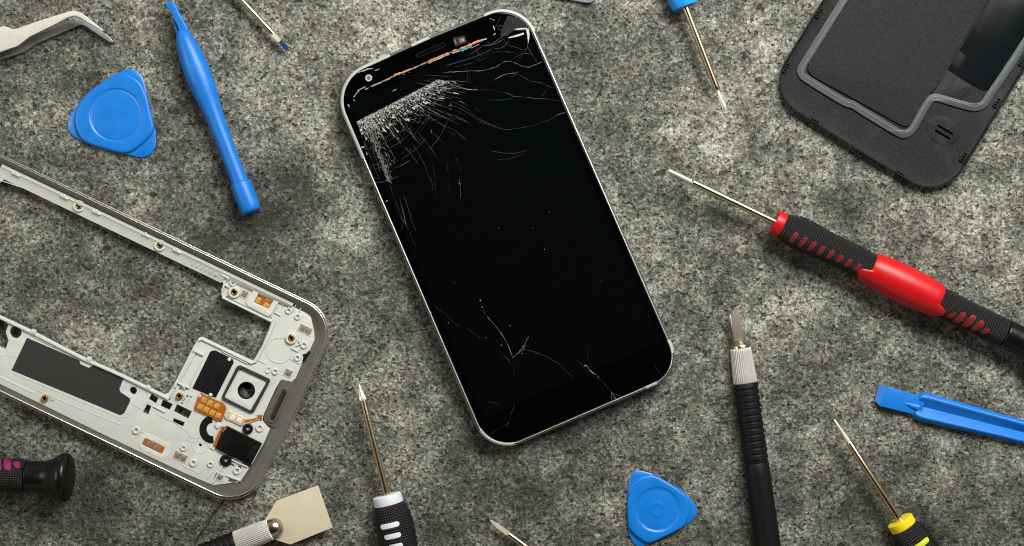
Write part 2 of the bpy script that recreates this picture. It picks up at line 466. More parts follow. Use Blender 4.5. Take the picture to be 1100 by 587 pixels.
M['white'] = mat('white_chassis', (.44, .455, .42), .5, var=.03, vscale=300, bump=.05, bscale=1500)
M['white2'] = mat('white_moulding', (.46, .475, .44), .45, var=.03, vscale=300)
M['chrome'] = mat('chrome_rim', (.80, .80, .78), .25, 1.0, var=.04, rvar=.03)
M['bezel'] = mat('grey_bezel', (.072, .070, .056), .45, .0, spec=.3, var=.06, vscale=500)
M['gold'] = mat('gold_pad', (.72, .42, .10), .38, .6, var=.15, vscale=2000)
M['bushing'] = mat('brass_bushing', (.36, .20, .055), .28, .9, var=.2, vscale=2000)
M['flex'] = mat('orange_flex', (.28, .078, .006), .35, var=.25, vscale=1500)
M['foil'] = mat('bright_foil', (.80, .62, .40), .3, .5, var=.15, vscale=1500)
M['sheet'] = mat('graphite_sheet', (.022, .023, .0205), .5, spec=.25, wear_sparkle=((.08, .08, .07), 1800, .64, .74), var=.45, vscale=2600, rvar=.1)  # pale flecks paint the sparkle of the graphite
M['matte_black'] = mat('matte_black', (.0035, .0035, .0035), .55, spec=.15)
M['contact'] = mat('contact_spring', (.30, .26, .20), .35, .6, var=.35, vscale=2500)
M['contact_bed'] = mat('contact_bed', (.20, .18, .14), .5, var=.3, vscale=2500)
M['hole_shade'] = mat('hole_shade', (.0008, .0007, .0006), .9, spec=0.0)  # near-black that stands for the shade inside slots and holes
M['recess_shade'] = mat('painted_recess_shade', (.045, .043, .037), .6, var=.4, vscale=2500)
M['shell_in'] = mat('cover_inner', (.0035, .0044, .0045), .58, spec=.12, var=.3, col2=(.013, .0135, .013), wear_sparkle=((.028, .031, .031), 60, .48, .76), vscale=1300, rvar=.12, bump=.25, bscale=2600)
M['felt'] = mat('felt_pad', (.0150, .0168, .0160), .75, spec=.12, wear_sparkle=((.06, .062, .058), 1500, .62, .72), var=.6, vscale=2200, bump=.5, bscale=2400, rvar=.1)  # pale flecks paint the sparkle of the pad
M['gasket'] = mat('silicone_gasket', (.041, .046, .047), .42, spec=.3, var=.12, vscale=500, rvar=.1)
M['gasket_line'] = mat('gasket_ridge', (.085, .115, .125), .4, spec=.3, var=.15)
M['film'] = mat('dark_film', (.0030, .0048, .0056), .22, spec=.12, var=.2, vscale=150)
M['film2'] = mat('dark_film_panel', (.0045, .006, .0064), .5, spec=.1, var=.2, vscale=150)

# ------------------------------------------------------------------ setting
def build_stone():
    a = Acc(); nx, ny = 60, 40
    g = [[a.bm.verts.new(((i / nx - .5) * .9, (j / ny - .5) * .7, 0)) for i in range(nx + 1)] for j in range(ny + 1)]
    for j in range(ny):
        for i in range(nx): a.bm.faces.new((g[j][i], g[j][i + 1], g[j + 1][i + 1], g[j + 1][i]))
    bmesh.ops.recalc_face_normals(a.bm, faces=a.bm.faces)
    ed = [e for e in a.bm.edges if e.is_boundary]
    r = bmesh.ops.extrude_edge_only(a.bm, edges=ed)
    for v in r['geom']:
        if isinstance(v, bmesh.types.BMVert): v.co.z -= .02
    ob = a.build('ground', stone_material(), None); ob['kind'] = 'structure'
build_stone()

# ------------------------------------------------------------------ the cracked phone
def build_phone():
    t = thing('smartphone', 'large smartphone lying face up with a badly shattered black screen', 'phone', 543, 245)
    ud, vd = Vector((.3955, .9184)), Vector((.9184, -.3955))
    def C(u, v): p = ud * u + vd * v; return (p.x, p.y)
    cs = [C(219.2, 289.0), C(219.2, 515.6), C(659.8, 517.8), C(659.6, 287.8)]
    # long edges very slightly bowed at top, as on the real case
    top = C(217.2, 402)
    out = fillet([cs[0], top, cs[1], cs[2], cs[3]], [42, 0, 40, 35, 38], 16)
    ol = []
    for i in range(len(out)):                       # resample evenly
        p, q = Vector(out[i]).to_2d(), Vector(out[(i + 1) % len(out)]).to_2d()
        m = max(1, int((q - p).length / 5))
        for j in range(m): ol.append(tuple(p.lerp(q, j / m)))
    a = Acc(); a.loft(ol, [(4.5, .0), (2.0, .25), (.5, 1.6), (.35, 2.4), (1.5, 2.6)]); a.build('back_shell', M['dark_shell'], t)
    a = Acc(); a.loft(ol, [(1.4, 2.2), (.35, 2.25), (.04, 3.0), (0, 5.0), (.04, 5.8), (.14, 6.2), (.28, 6.32), (.42, 6.2), (.50, 5.9), (.58, 5.9), (.60, 7.2),
                           (.68, 7.72), (.82, 7.96), (1.0, 8.03), (1.18, 7.96), (1.34, 7.7), (1.40, 7.4), (1.45, 7.0)], top=False, bottom=False)
    rim = a.build('rim', M['champagne'], t)
    # antenna windows: ivory plastic bands of the rim at the corners
    N = len(ol)
    def near(p): return min(range(N), key=lambda i: (ol[i][0] - p[0]) ** 2 + (ol[i][1] - p[1]) ** 2)
    for p, q in (((387, 172), (416, 58)), ((440, 49), (459, 41)), ((521, 15.5), (574, 34)), ((721, 366), (725, 380)), ((706, 412), (694, 418)), ((551, 478), (513.5, 462))):
        i, j = near(p), near(q)
        if j < i: j += N
        if j - i > N / 2: i, j = j, i + N
        idx = [k % N for k in range(i, j + 1)]
        b = Acc(); rings = []
        for k in idx:
            A_, B_ = Vector(ol[k - 1]).to_2d(), Vector(ol[(k + 1) % N]).to_2d(); d = (B_ - A_).normalized()
            n = Vector((-d.y, d.x)); c = Vector((543, 245)).to_2d() - Vector(ol[k]).to_2d()
            if n.dot(c) < 0: n = -n
            row = []
            for ins, z in ((-.03, 4.8), (-.03, 6.0), (.10, 7.1), (.34, 7.7), (.7, 7.98), (1.1, 8.06), (1.34, 7.9), (1.37, 7.0)):
                pp = Vector(ol[k]).to_2d() + n * ins * 3; kk = kf(.008) / PPM
                row.append(b.bm.verts.new(((pp.x - CX) * kk, (CY - pp.y) * kk, z / 1000)))
            rings.append(row)
        b._skin(rings, closed=False); b.build('antenna_band', M['ivory'], t)
    ZT = .0079
    a = Acc(); a.loft(ol, [(1.42, 6.8), (1.42, 7.6), (1.55, 7.83), (1.8, 7.9)]); gl = a.build('screen_glass', M['glass'], t)
    # display window, a hair proud of the black border
    dd = [C(250, 300), C(250, 506), C(618, 506), C(618, 300)]
    a = Acc(); a.slab(fillet(dd, 2), 7.9, 7.915); a.build('display', M['display'], gl)
    z = ZT + .00003
    # earpiece grille
    g0, g1 = Vector((447, 60.5)).to_2d(), Vector((478.5, 47.5)).to_2d(); gd = (g1 - g0).normalized()
    a = Acc(); outl = fillet(stroke([tuple(g0), tuple(g1)], 4.6), 2.2, 5); inn = fillet(stroke([tuple(g0 + gd * .45), tuple(g1 - gd * .45)], 3.7), 1.8, 5)
    a.slab([outl, inn], 7.88, 7.97); 
    for i in range(13):
        p = g0.lerp(g1, (i + .8) / 14.6); a.slab(circle(p.x, p.y, .42, 8), 7.88, 7.96)
    a.build('earpiece', M['grey_trans'], t)
    # front camera
    a = Acc(); a.slab([circle(396, 84, 3.7, 28), circle(396, 84, 2.1, 24)], 7.88, 8.0, .04); cam = a.build('front_camera', M['lens_ring'], t)
    a = Acc(); a.slab(circle(396, 84, 2.1, 20), 7.88, 7.95); a.build('lens', M['lens'], cam)
    # proximity sensor behind the glass
    a = Acc(); a.slab(fillet([(486.5, 40.5), (499, 38), (502, 45.5), (489, 50.5)], 1), 7.88, 7.95); s_ = a.build('sensor_window', M['grey_trans'], t)
    a = Acc(); a.slab([(492.5, 42), (498.5, 40), (500, 44.5), (494, 46.5)], 7.94, 7.98); a.poly([(487, 43), (489, 42.3), (491, 47), (489.4, 48)], .00799); a.build('sensor', M['sensor'], s_)
    a = Acc(); a.slab(circle(497.3, 43.2, 1.1, 10), 7.97, 8.0); a.build('emitter', M['copper'], s_)
    # smoky backing laid bare in the top right corner
    a = Acc(); a.slab([(537, 38.5), (541, 27), (545, 17), (557, 19), (566, 27), (568, 33), (552, 33), (545, 38.8)], 7.88, 7.93); a.slab([circle(537.5, 30, 2.9, 20), circle(537.5, 30, 1.9, 16)], 7.9, 7.98)
    a.build('exposed_backing', M['grey_trans'], t)
    # torn strip of display edge under the broken glass
    RJ = random.Random(11)
    def rag(pl, w):
        o = []
        for p_, q_ in zip(pl, pl[1:]):
            p_, q_ = Vector(p_).to_2d(), Vector(q_).to_2d(); m_ = max(1, int((q_ - p_).length / 1.1))
            o += [p_.lerp(q_, i_ / m_) for i_ in range(m_)]
        o.append(Vector(pl[-1]).to_2d()); L_, R_ = [], []
        for i_, p_ in enumerate(o):
            d_ = (o[min(i_ + 1, len(o) - 1)] - o[max(0, i_ - 1)]).normalized(); n_ = Vector((-d_.y, d_.x))
            e_ = .35 if i_ in (0, len(o) - 1) else 1
            L_.append(tuple(p_ + n_ * w / 2 * e_ * RJ.uniform(.35, 1.25))); R_.append(tuple(p_ - n_ * w / 2 * e_ * RJ.uniform(.35, 1.25)))
        return L_ + R_[::-1]
    a = Acc()
    for pl, w in (([(411, 87.5), (417, 84.8), (424, 81)], .9), ([(423, 81), (432, 78), (442, 74)], 2.0), ([(447, 72.6), (452, 69.5)], 1.0),
                  ([(459.5, 66.3), (470, 61.7), (482, 57)], 1.5), ([(486, 55.3), (491, 53.2)], 1.6), ([(494, 52.6), (504, 48.5), (516, 43.6)], 2.2)):
        a.slab(rag(pl, w), 7.88, 7.99)
    st = a.build('copper_strip', M['copper'], t)
    a = Acc(); a.slab(rag([(398, 93.5), (411, 88), (424, 81.5), (442, 74.3), (459, 67), (482, 57.5), (504, 49), (520, 43)], 1.7), 7.88, 7.95); a.build('strip_edge', M['strip_edge'], st)
    a = Acc()
    for pl, w in (([(495, 55), (502, 52), (507, 49)], 2.0), ([(400, 92), (407, 90)], 1.7), ([(391.5, 96.6), (396, 94.5)], 1.5), ([(415, 86.6), (419, 84.8)], 1.1), ([(432, 79.5), (434.5, 80.5)], 1.2), ([(438.5, 77.5), (440.5, 78)], 1.2), ([(421.5, 98.2), (426, 96)], 1.1), ([(379.5, 107), (381.5, 109)], 1.2)):
        a.slab(rag(pl, w), 7.88, 7.98)
    a.build('cyan_film', M['cyan'], st)
    a = Acc()
    for pl, w in (([(460, 68.2), (471, 63.4), (483, 58.2)], 1.1), ([(486, 57.5), (494, 54.6)], 1.5), ([(516, 44), (519, 42.6), (523, 42.2)], 2.2), ([(404, 91), (409, 88.6)], 1.0), ([(384, 97.5), (389, 95), (393, 93.2)], 1.1), ([(380, 105), (383, 100), (386, 98)], .9),
                  ([(506, 52), (515, 47.5)], .7), ([(442, 74.6), (447, 72), (458, 67)], .8), ([(373.5, 112), (375.5, 115.5)], 1.6), ([(388, 77), (396, 74), (401, 74)], 1.3), ([(402.5, 76.3), (407.5, 74.2)], 1.0), ([(384, 78.5), (389, 76.3)], .8), ([(387, 159), (391.5, 158)], 1.8),
                  ([(393.5, 163), (394.5, 167)], .9), ([(414, 217), (416.5, 215.5)], .8), ([(526, 20.5), (528, 20.3)], 1.2), ([(530, 27.5), (531.5, 33)], 1.3), ([(530, 38), (532.5, 36)], 2.), ([(529, 21), (531.5, 22)], 1.)):
        a.slab(rag(pl, w), 7.88, 7.99)
    a.build('pale_chip', M['pale_dull'], st)
    a = Acc(); a.slab(rag([(479, 71), (490, 67.5), (502, 64), (511, 61), (520, 57), (528, 53.5)], .8), 7.88, 7.95)
    a.slab(rag([(519, 49.2), (527, 48.6), (535, 46), (540, 42.3)], 1.2), 7.88, 7.95); a.build('blue_film', M['blue_film'], st)
    # ---- cracks
    cb, cd, cs_ = Acc(), Acc(), Acc()
    R = random.Random(3)
    def jit(pts, j=.35, step=4.0):
        o = []
        for p, q in zip(pts, pts[1:]):
            p, q = Vector(p).to_2d(), Vector(q).to_2d(); m = max(1, int((q - p).length / step))
            for i in range(m):
                c = p.lerp(q, i / m); o.append((c.x + R.uniform(-j, j), c.y + R.uniform(-j, j)))
        o.append(tuple(pts[-1])); return o
    def crack(pts, w=.5, dim=False, j=.35, sm=True):
        pp = smooth(pts, 3, False) if sm and len(pts) > 2 else pts
        pp = jit(pp, j)
        (cd if dim else cb).crack(pp, [w * .41 * R.uniform(.25, 1.9) for _ in pp], z)
    T = [([(476, 78.2), (488, 77.5), (500, 76.7), (519, 76), (528, 74), (534, 71), (540, 67.5), (546, 66), (553, 67.5), (556, 69)], .62),
         ([(556, 69), (561, 71.5), (569, 72), (575, 69.5), (579, 68.3), (584, 66)], .75), ([(530, 86.5), (540, 81.3), (546, 79.4), (554, 78.8), (557, 77)], .7), ([(543, 81.8), (552, 82), (555, 79.5)], .5),
         ([(556, 79), (564, 84), (572, 88), (580, 89.2), (588, 92.2), (595, 95)], .45), ([(588, 92.2), (595, 95)], .6), ([(488, 86.5), (497, 88), (507, 89)], .6), ([(470, 88.5), (482, 90), (492, 93.5), (505, 96.5), (513, 96.5)], .8),
         ([(513, 96.5), (528, 97), (541, 99.6)], .55), ([(542, 100), (548, 101.5), (552.5, 103.5), (565, 105), (574, 105.7), (590, 107), (603, 109)], .6), ([(552.5, 103.5), (546, 107), (536, 108), (525, 107)], .35),
         ([(589, 93), (585, 100), (581, 104)], .35), ([(487, 113), (498, 119), (512, 127.5), (527, 135), (541, 139), (553, 138.4), (570, 135.6), (590, 129), (600, 123.5), (607, 121.3)], .42), ([(597, 124.5), (607, 121)], .7),
         ([(527, 161.5), (534, 163.8), (545, 165), (556, 164.4), (567, 161)], .5), ([(534, 172), (546, 170.8), (555, 168.5), (566, 164)], .32), ([(618, 152), (624, 150.5)], .5),
         ([(483, 109), (498, 115), (515, 128), (532, 136)], .45), ([(480, 123), (491, 127), (500, 131.5)], .6), ([(480, 136), (490, 142), (502, 152)], .5), ([(512, 130.5), (522, 133.5), (533, 135)], .35),
         ([(553, 17), (551, 24), (547, 30), (541, 38), (533, 44), (525, 50)], .6), ([(548, 34), (556, 27), (560, 19)], .5), ([(557, 29), (565, 24), (568, 20)], .35), ([(540, 17), (536, 22), (532, 30)], .6),
         ([(519, 49), (511, 55), (502, 60)], .4), ([(511, 50), (513, 57), (517, 61), (512, 66)], .5), ([(500, 68), (502, 80), (501, 90)], .3), ([(504, 79), (506, 89)], .35), ([(541, 41.5), (545, 49), (556, 51.5), (563, 54), (572, 52)], .45), ([(523, 44), (531, 52), (540, 51), (547, 44)], .5),
         ([(535, 56.5), (542, 55.5), (552, 57), (562, 57.5), (570, 57.5)], .5), ([(563, 54), (558, 60), (552, 62)], .35), ([(565, 40), (567, 48), (564, 56), (558, 63)], .35), ([(567, 50), (571, 58), (577, 67)], .5), ([(553, 67), (552, 72)], .5), ([(521, 60), (528, 56.5), (538, 56)], .4), ([(566, 46), (572, 49)], .6), ([(525, 61), (512, 66.5), (500, 69.5), (488, 72)], .35),
         ([(466, 328), (478, 338), (488, 347), (494, 350.5)], .42), ([(518.5, 332), (522, 339), (524, 341)], .42), ([(523, 340), (530, 348), (536, 355), (542, 364), (545, 370)], .75), ([(545, 369), (548, 377), (551, 386)], .65), ([(540, 380), (545, 386), (549, 391)], .45), ([(551.5, 386), (553, 392)], .4),
         ([(551, 385), (557, 379), (562, 373), (566, 365), (568, 362)], .7), ([(556, 380.5), (563, 376), (561, 371)], .5), ([(558, 379), (564, 374), (564, 368)], .5), ([(565, 375.7), (578, 380), (590, 384.5), (600, 391), (608, 399), (616, 406)], .28),
         ([(620, 387), (627, 394)], .5), ([(627, 394), (630, 393.3), (634, 398.5), (641, 403.5), (643, 406)], 1.2), ([(643, 406), (647, 410), (653, 417), (657, 421.5)], .38), ([(635, 394.5), (638, 391.5)], .5), ([(657, 421), (657.5, 431)], .9), ([(657, 421.5), (661, 428), (663, 428)], 1.0), ([(659, 423), (663, 424.5), (668, 426)], .6),
         ([(553, 434), (550, 443), (546, 454)], .4), ([(546, 454), (544.5, 458.5)], .8), ([(545.5, 455), (538, 460), (530, 464.5), (523.5, 469.5)], .42), ([(525, 431.8), (532, 433.4), (536, 434.5)], .35), ([(513, 427), (516, 428.4)], .35), ([(537, 473), (539, 475)], .9),
         ([(418, 198), (424, 214), (430, 231), (436, 243)], .42), ([(429, 213), (434, 231), (436.5, 243)], .6), ([(434, 210), (438, 223), (442, 236), (447, 249)], .55), ([(431, 233), (436, 241), (441, 252), (447, 266)], .42), ([(430, 250), (433, 241)], .4), ([(462, 190), (464.5, 198), (464.8, 205)], .3), ([(493, 190), (494.5, 200), (495, 214)], .5), ([(491, 219), (490, 224)], .3),
         ([(448, 141), (457, 152), (465, 163), (470, 172)], .5), ([(443, 154), (451, 168), (457, 180), (463, 196)], .42), ([(489, 168), (493, 178), (496, 187)], .35), ([(463, 172), (467, 190), (467.5, 215)], .28), ([(480, 172), (482, 195), (482, 214)], .25), ([(389.5, 150), (395, 161), (402, 180), (409, 196)], .55), ([(397, 175), (400, 189), (406, 192)], .4)]
    for pts, w in T: crack(pts, w, dim=w < .62)
    for pts, w in (([(563, 376), (580, 380), (600, 391)], .2), ([(632, 369), (631, 380), (630.5, 388)], .25), ([(500, 352), (510, 359), (516, 363)], .25), ([(703, 393), (708, 400), (713, 406)], .25), ([(620, 425), (625, 431)], .25), ([(552, 392), (553, 405)], .2)):
        crack(pts, w, True)
    # dots of glass dust on the screen
    for x, y, r in ((516, 323, .8), (518, 330, .6), (548, 350, .5), (538.5, 371, .55), (522, 363, .4), (561, 380, .5), (482, 347, .5), (463.5, 335.5, .5), (488, 304, .3), (536, 245, .35), (585, 268, .45), (646, 302, .3), (590, 228, .35), (572, 245, .3), (493.5, 197.7, .6)):
        cb.slab(circle(x, y, r, 8), 7.9, 7.96)
    # crushed fan in the top left: splinters, then radial and ring cracks
    band0, band1 = Vector((383, 131)).to_2d(), Vector((470, 86)).to_2d()
    bd = (band1 - band0).normalized(); bn = Vector((-bd.y, bd.x))
    if bn.y < 0: bn = -bn
    def Pn(u, tt):
        a_ = math.radians(68 - 60 * u ** .85 + .10 * tt * (1 - u) - .12 * tt * u)
        c = band0.lerp(band1, u); return c + Vector((math.cos(a_), math.sin(a_))) * tt
    NU = 66; TT = [0, 1.1, 2.3, 3.6, 5.1, 6.8, 8.7, 10.8, 13.2, 16, 19.2, 23, 28, 34, 41, 49, 59, 71]
    us = [0.0]
    for i in range(NU): us.append(us[-1] + R.uniform(.5, 1.6))
    us = [q / us[-1] for q in us]
    nd = {}
    for i, u in enumerate(us):
        for j, tt in enumerate(TT):
            k_ = (TT[min(j + 1, len(TT) - 1)] - TT[j - 1 if j else 0]) * .16
            nd[i, j] = Pn(min(1, max(0, u + R.gauss(0, .003))), max(0, tt + R.gauss(0, k_) + (R.uniform(-2.2, 1.5) if j < 2 else 0)))
    for i, u in enumerate(us):
        reach = (46 + 28 * math.sin(u * PI)) * R.uniform(.25, 1.1)
        strong = R.random() < .16
        for j in range(len(TT) - 1):
            tt = TT[j]
            if tt > reach: break
            pr = .95 if strong else max(.34, .92 - tt / 55)
            if R.random() < pr:
                w = (.50 if strong else .34) * (1.25 - tt / 75) * R.uniform(.5, 1.5)
                A_, B_ = nd[i, j], nd[i, j + 1]; m_ = (A_ + B_) / 2 + Vector((R.gauss(0, .35), R.gauss(0, .35)))
                (cb if (strong or tt < 26) and R.random() < .8 else cd).crack([tuple(A_), tuple(m_), tuple(B_)], w, z)
            if i < NU:                                   # ring pieces joining neighbouring rays
                pr = max(.10, .85 - tt / 28)
                if R.random() < pr:
                    A_, B_ = nd[i, j], nd[i + 1, j]; m_ = (A_ + B_) / 2 + Vector((R.gauss(0, .3), R.gauss(0, .3)))
                    (cb if R.random() < .6 else cd).crack([tuple(A_), tuple(m_), tuple(B_)], R.uniform(.22, .5), z)
                if R.random() < .85 * math.exp(-tt / 11) * (1.0 - .25 * u):        # crushed cells
                    q_ = [nd[i, j], nd[i + 1, j], nd[i + 1, j + 1], nd[i, j + 1]]; c_ = sum(q_, Vector((0, 0))) / 4
                    q_ = [c_ + (p_ - c_) * R.uniform(.45, .95) for p_ in q_]
                    (cs_ if R.random() < .5 else cb).poly([tuple(p_) for p_ in q_], z + R.uniform(.00001, .00006))
    for i in range(1000):                                # glass powder
        u = R.random(); tt = abs(R.gauss(0, 11)) * (1.1 - .4 * u); c = Pn(u, tt)
        r = R.uniform(.2, .75) * (1 - .3 * u); a0 = R.uniform(0, 6.3); n_ = R.choice((3, 4))
        (cs_ if R.random() < .6 else cb).poly([(c.x + r * math.cos(a0 + k * 6.283 / n_) * R.uniform(.5, 1.2), c.y + r * math.sin(a0 + k * 6.283 / n_) * R.uniform(.5, 1.2)) for k in range(n_)], z + .00004)
    for i in range(430):                               # broken strip going down the display edge
        v = R.random() ** 1.2; y = 130 + v * 66; x0 = 388.5 + (y - 128) * .42
        x = x0 + abs(R.gauss(0, 1)) * (11 * (1 - v) + 3.0) * .7
        an = math.radians(R.choice((R.uniform(52, 78), R.uniform(-50, 130)))); ln = R.uniform(1.0, 5) ; d = Vector((math.cos(an), math.sin(an))) * ln / 2
        (cb if R.random() < .6 else cd).crack([(x - d.x, y - d.y), (x + R.uniform(-.5, .5), y + R.uniform(-.4, .4)), (x + d.x, y + d.y)], R.uniform(.2, .5), z)
    src = Vector((386, 92)).to_2d()
    for rr in (62, 68, 73, 79, 84, 90, 97, 104):                 # long ring cracks
        a0 = R.uniform(12, 30)
        while a0 < 78:
            da = R.uniform(10, 24); r_ = rr + R.uniform(-2.5, 2.5)
            if R.random() < .55:
                pts = [(src.x + (r_ + R.uniform(-.5, .5)) * math.cos(math.radians(a0 + da * k / 6)), src.y + (r_ + R.uniform(-.5, .5)) * math.sin(math.radians(a0 + da * k / 6))) for k in range(7)]
                crack(pts, R.uniform(.25, .6), dim=R.random() < .6, j=.2, sm=False)
            a0 += da * R.uniform(.7, 1.5)
    for i in range(16):                                # fine lines running out to the right of the fan
        y0 = 82 + i * 2.6 + R.uniform(-1, 1); x0 = 458 + R.uniform(-12, 10); L_ = R.uniform(16, 42); sl = .06 + .022 * i + R.uniform(-.05, .05)
        crack([(x0, y0), (x0 + L_ * .5, y0 + L_ * sl * .45), (x0 + L_, y0 + L_ * sl)], R.uniform(.2, .5), dim=R.random() < .5)
    cs_.slab([(545.5, 40.6), (553, 38.2), (562.5, 35.2), (563, 37.2), (556, 39.5), (547, 41.2)], 7.9, 7.96)
    cs_.slab([(552, 31.5), (560, 30.3), (566, 30.2), (565.5, 31.5), (556, 32.4)], 7.9, 7.96); cs_.slab([(565, 31), (568, 31), (569, 38), (567.5, 47), (566.5, 39)], 7.9, 7.95)
    for o_ in (cb.build('crack_web', M['crack'], gl), cd.build('hairline_crack', M['crack_dim'], gl), cs_.build('crushed_glass', M['shard'], gl)): o_['kind'] = 'stuff'
build_phone()

# ------------------------------------------------------------------ tweezers
def build_tweezers():
    t = thing('tweezers', 'steel tweezers with bent fine tips reaching in at the top left corner', 'tweezers', 30, 45)
    lo = [(-150, 60), (-60, 56), (0, 48), (26, 40), (58, 28.5), (72, 23), (84.4, 21.5), (90, 22.5), (116.4, 38.5), (121.2, 44), (120.6, 46), (117.8, 45.6), (90.2, 27.3), (85.8, 26.7), (62, 37), (39.3, 46.8), (26, 55.6), (0, 64.5), (-60, 76), (-150, 74)]
    a = Acc(); a.slab(lo, .4, 2.2, .2); o = a.build('arm', M['dark_steel'], t); lab(o, 'lower arm of dark mirror-like steel')
    up = [(-150, 44), (-60, 36), (0, 29), (5.8, 28.4), (9, 29.5), (13, 31.3), (17.5, 31), (43.6, 21.8), (74.2, 12.4), (78, 11.7), (81.5, 11.9), (87, 13.8), (93, 18), (102, 25.3), (111.5, 32.8), (109.5, 33.6), (97, 26), (85.8, 18.9), (82, 17.5), (79.3, 17.2), (72.7, 18.9), (58, 26.9), (32, 39.3), (18.9, 49.5), (0, 56), (-60, 70), (-150, 72)]
    a = Acc(); a.slab(up, 6.6, 8.2, .18); o = a.build('arm', M['steel'], t); lab(o, 'upper arm of pale brushed steel')
    a = Acc(); a.slab([(-190, 44), (-130, 40), (-130, 76), (-190, 74)], .4, 8.2, .3); a.build('joint', M['steel'], t)
build_tweezers()

# ------------------------------------------------------------------ opening picks
def polar_fn(outline, cx, cy):
    pts = sorted((math.atan2(y - cy, x - cx) % (2 * PI), math.hypot(x - cx, y - cy)) for x, y in outline)
    an = [p[0] for p in pts]
    def f(th):
        th %= 2 * PI; i = bisect_left(an, th) % len(pts)
        a, b = pts[i - 1], pts[i]; da = (b[0] - a[0]) % (2 * PI); dt = (th - a[0]) % (2 * PI)
        return a[1] + (b[1] - a[1]) * (dt / da if da > 1e-9 else 0)
    return f
def build_pick(label, outer, body, c, r, scuff=False):
    t = thing('opening_pick', label, 'pick', c[0], c[1], 'blue triangular opening picks')
    fo = polar_fn(smooth(outer, 10), *c); fb = polar_fn(smooth(body, 10), *c)
    fm = lambda th: min(fb(th), fo(th) - .15)
    off = lambda d: (lambda th: fm(th) - d)
    a = Acc()
    rings = [(lambda th: fo(th) - .6, .02), (fo, .25), (lambda th: fo(th) - .05, .5), (lambda th: max(fo(th) - 1.0, fm(th) + .1), .66), (off(0), .70), (off(.12), 1.25), (off(.6), 1.65), (off(1.5), 1.85), (off(2.8), 1.9)]
    if scuff: pr = [(1.06, 1.9), (1.03, 1.86), (1.0, 1.68), (.96, 1.56), (.92, 1.52), (.86, 1.56), (.80, 1.6), (.5, 1.62), (.34, 1.64), (.31, 1.70), (.27, 1.70), (.24, 1.64), (.05, 1.64)]
    else: pr = [(1.04, 1.9), (1.015, 1.86), (.99, 1.62), (.965, 1.55), (.94, 1.58), (.92, 1.66), (.89, 1.7), (.5, 1.72), (.05, 1.73)]
    for k, z in pr: rings.append(((lambda kk: (lambda th: r * kk))(k), z))
    a.polar(c[0], c[1], rings, 150, 1.9)
    a.build('body', M['blue'], t, 50)
    return t
build_pick('blue triangular pick with a plain round dimple, above the white phone frame',
    [(119.5, 81), (131.8, 75.3), (139, 74), (145.5, 76), (150, 80.5), (153.5, 87), (159.5, 111), (165.5, 138), (166.6, 150), (165.8, 158), (159, 166.5), (149, 168.8), (138, 166.5), (116.5, 162), (95, 155), (80, 148), (73.5, 141), (71.5, 134), (74, 124), (83, 111.5), (92, 100.8), (106, 90)],
    [(122.6, 80.8), (129, 79.5), (137, 80.5), (146, 85), (151.5, 90.4), (156, 100), (160.5, 111), (164.2, 123), (165, 135), (163, 143.5), (157, 150.5), (150, 156.5), (142, 162.3), (135, 164.3), (126, 163.5), (116.5, 161.2), (103, 157.3), (92, 153), (85.5, 147), (81.3, 138), (80, 130), (80.6, 122.6), (85, 112), (92, 102), (100, 95.5), (110, 88.6)],
    (124.2, 123.5), 28.2)
build_pick('blue triangular pick with a scuffed dimple, left of the black craft knife',
    [(680.5, 508), (684.5, 506.8), (689, 506.6), (696.8, 508.5), (706, 512), (719, 519), (732, 527), (741, 535.5), (746.5, 542), (749.4, 548), (747.6, 555.5), (738, 564.7), (724, 573), (707, 581), (697, 585.5), (688, 587.6), (683.5, 587), (680, 583), (676.8, 576.5), (674.8, 566), (673.6, 547), (674, 533), (675.2, 524), (677.5, 514)],
    [(676.2, 525), (680.5, 518.6), (688, 513.2), (696, 511.2), (703.5, 511.4), (715, 516.7), (725, 523), (734, 530), (738.5, 535.5), (740.7, 541.5), (741, 549), (739.5, 557), (734.5, 566), (725, 572), (713, 577.8), (704, 581.8), (697, 583.8), (691, 582), (683, 576), (676, 568), (674.4, 557), (673.8, 547), (674.6, 535)],
    (706.3, 547.5), 23.4, True)

# ------------------------------------------------------------------ round blue pry tool
def build_spudger():
    t = thing('spudger', 'round blue plastic pry tool with a swollen handle and hooked flat tip', 'pry tool', 240, 145)
    ax = Axis(195, 34, 76.5, 197, 4.7)
    prof = [(-1, 4.5), (1, 6.0), (5, 8.0), (9, 9.6), (18, 11.6), (30, 13.2), (45, 14.1), (58, 13.9), (72, 12.7), (86, 11.0), (100, 9.9), (118, 9.3), (140, 9.0), (160, 9.0), (175, 9.3)]
    a = Acc(); pr = resample(prof, 5)
    R = random.Random(5)
    a.turn(ax, pr, 48, wob=lambda t_, p: 1 + .006 * math.sin(t_ * .9 + 3 * p) + .004 * math.sin(t_ * 2.1 + p * 2))
    a.turn(ax, [(173, 9.0), (174, 10.3), (175.5, 10.9), (178, 11.2), (200, 11.4), (204.5, 11.2), (207, 10.5), (208, 9.2), (208.3, 6)], 48)
    a.build('handle', M['blue_tool'], t)
    a = Acc()
    a.slab([(178.4, 2.5), (179.3, 1), (187, 2.6), (188.8, 5.5), (193, 15), (196.5, 21), (201, 29), (203, 38), (194, 40), (190, 27), (185.5, 18), (181.5, 9.5), (178, 8)], 3.6, 6.2, .5)
    a.slab([(186, 20.5), (188.6, 22.5), (191, 32), (194, 40), (190.5, 40), (187.2, 30)], 2.2, 4.6, .4)
    a.build('tip', M['blue_tool'], t)
build_spudger()

# ------------------------------------------------------------------ screwdrivers
def shaft(parent, ax, prof, m='rod', name='shaft', n=24):
    a = Acc(); a.turn(ax, prof, n); return a.build(name, M[m], parent)

